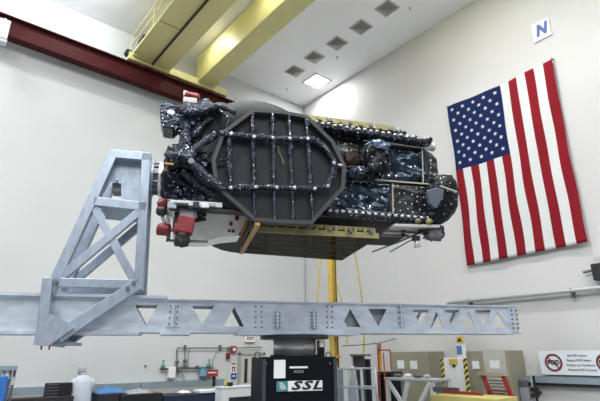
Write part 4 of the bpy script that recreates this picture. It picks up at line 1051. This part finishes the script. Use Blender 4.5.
# blue cart at left edge
e = empty('tool_cart', (1.9, 12.0, 0), 0, 'blue tool cart with a grey top at the left edge', 'cart')
a, c = ony(-14, 365.5, 12.0), ony(18, 365.5, 12.0); zc2 = c.z
MB().box(((a.x+c.x)/2-1.9, .3, zc2-.05), (c.x-a.x, .6, .10), bev=.01).build('cart_top', M['rail'], e)
c2 = ony(9, 376, 12.0); MB().box(((a.x+c2.x)/2-1.9, .28, c2.z/2+.05), (c2.x-a.x, .5, c2.z-.1), bev=.01).build('cabinet', M['blue'], e)
for px in (11, 15): q = ony(px, 372, 12.05); MB().box((q.x-1.9, .1, (zc2-.1)/2+.35), (.05, .06, zc2-.1-.7)).build('post', M['bolt'], e)
for px, py, r_ in ((3, 372.5, .05), (7.5, 374, .07), (13.5, 380, .05)):
    q = ony(px, py, 12.03); MB().cyl((q.x-1.9, .1, q.z-.1), (q.x-1.9, .1, q.z+.06), r_, r_*.7, 12).build('fitting', M['galv'], e)
for s in (-.5, .2): MB().cyl((s, .1, .06), (s, .5, .06), .07).build('wheel', M['black'], e)
# equipment bench along the wall (dark) with cloths on it
zb = ony(170, 390.5, 13.9).z
benches = [(100, 120, 'rubber', 'black equipment bench under the blue cloth, beside the white coated person'), (121, 163, 'black', 'black equipment bench carrying the pale plastic sheet'), (164.5, 222, 'navy', 'long dark navy equipment bench left of the white cabinet')]
for pl_, pr_, m_, lb in benches: lbox('equipment_bench', pl_, pr_, 394.0, 13.8, .9, m_, lb, 'bench', 'dark equipment benches along the back wall')
def cloth(px, py, w_, d_, h_, m, name, label, seed, cat='cloth'):
    q = ony(px, py, 14.1); b = MB(); n = 18; g = []
    for j in range(n+1):
        row = []
        for i in range(n+1):
            s, t = i/n-.5, j/n-.5
            z = h_*max(0, (1-4*s*s)*(1-4*t*t))**.6*(.55+.7*abs(noise.noise(V((s*5+seed, t*5, seed))))*1.4)
            row.append(b.bm.verts.new((s*w_, t*d_, z+.004)))
        g.append(row)
    for j in range(n):
        for i in range(n): b.bm.faces.new((g[j][i], g[j][i+1], g[j+1][i+1], g[j+1][i]))
    o = b.build(name, M[m], None, True, loc=(q.x, 14.25, ony(px, 394.0, 13.8).z)); 
    sm = o.modifiers.new('thickness', 'SOLIDIFY'); sm.thickness = .004; sm.offset = 1
    return tag(o, label, cat)
cloth(111, 391, .8, .7, .15, 'bluecloth', 'blue_cloth', 'crumpled blue cloth heaped on the bench right of the person', 2.3)
cloth(139, 391, .75, .7, .11, 'silver', 'plastic_sheet', 'crumpled pale plastic sheet on the black bench', 5.1, 'sheet')
cloth(186, 391, .35, .4, .08, 'white', 'white_wipes', 'small white wipe lying on the navy bench', 7.4, 'wipe')
q = ony(163, 388.5, 14.0); tag(MB().box((q.x, 14.9, .45), (.1, .12, .9)).build('bench_post', M['white']), 'short white post behind the dark benches by the wall', 'post')
# white cabinet with clutter
e = empty('white_cabinet', (8.9, 13.3, 0), 0, 'white cabinet with open shelf in front of the door', 'cabinet')
a, c = ony(222.5, 388.5, 13.3), ony(262, 388.5, 13.3)
MB().box(((a.x+c.x)/2-8.9, .22, a.z/2), (c.x-a.x, .44, a.z), bev=.01).build('cabinet_body', M['white'], e)
MB().box(((a.x+c.x)/2-8.9, .22, a.z+.02), (c.x-a.x+.06, .48, .04)).build('cabinet_top', M['paper'], e)
MB().box(((a.x+c.x)/2-8.9-.1, -.01, a.z-.42), (.8, .03, .3)).build('shelf_shade', M['glassdark'], e)  # dark slab painted as the shade inside the shelf
q = ony(214, 389, 13.6); tag(MB().box((q.x, 14.0, ony(190, 394.0, 13.8).z+.045), (.75, .5, .09), bev=.02).build('plastic_tray', M['paper']), 'pale flat tray on the navy bench beside the white cabinet', 'tray')
q = ony(225.5, 383, 13.6); b = MB(); zc3 = a.z+.04; b.cyl((0, 0, 0), (0, 0, .17), .05, seg=14); b.cyl((0, 0, .17), (0, 0, .25), .05, .018, 14); b.cyl((0, 0, .25), (0, 0, .32), .018, seg=10)
tag(b.build('spray_bottle', M['paleyellow'], None, True, loc=(ony(225.5, 383, 13.55).x, 13.55, zc3)), 'small yellow bottle standing on the white cabinet', 'bottle')
b = MB(); b.box((0, 0, .06), (.16, .14, .12), bev=.03); tag(b.build('black_pouch', M['black'], None, loc=(ony(228, 384, 13.5).x+.08, 13.5, zc3)), 'small black pouch on the white cabinet', 'pouch')
# ================================================================== LIGHT
w = bpy.data.worlds.new('world'); SC.world = w; w.use_nodes = True
bg = w.node_tree.nodes['Background']; bg.inputs[0].default_value = (.95, .97, 1, 1); bg.inputs[1].default_value = .27
def area(loc, size, power, target=None, col=(1, .995, .98)):
    l = bpy.data.lights.new('high_bay_and_fill_lamp', 'AREA'); l.shape = 'SQUARE'; l.size = size; l.energy = power; l.color = col
    o = bpy.data.objects.new('high_bay_and_fill_lamp', l); COL.objects.link(o); o.location = loc
    if target: o.rotation_euler = (V(target)-V(loc)).to_track_quat('-Z', 'Y').to_euler()
    return o
for x in (-5.5, -1, 3.5, 8):
    for y in (-6, -1, 4.8):
        area((x, y, 13.6), 1.2, {-6: 380, -1: 600, 4.8: 860}[y], col=(1, 1, 1))
area((-2.2, 12.3, 13.6), 1.4, 330, col=(.95, .98, 1)); area((-6, 12, 13.6), 1.4, 250, col=(.95, .98, 1)); area((-2.5, 8, 13.6), 1.4, 380, col=(.95, .98, 1))
area((11.94, 13.14, ZC-.06), .75, 230)
for y in (5.5, 9.5, 13.2): area((6.3, y, 13.6), .35, 48)
area((-.3, 14.3, 13.4), .8, 130, target=(2.5, 15.28, 12.8), col=(.95, .98, 1))  # added unseen lamp, tilted to brighten the wall strip above the crane rail
area((2.2, 13.0, 13.62), .5, 190, target=(3.2, 15.28, 12.9), col=(.95, .98, 1))  # another added lamp, aimed at the same strip of back wall
bpy.context.view_layer.update()
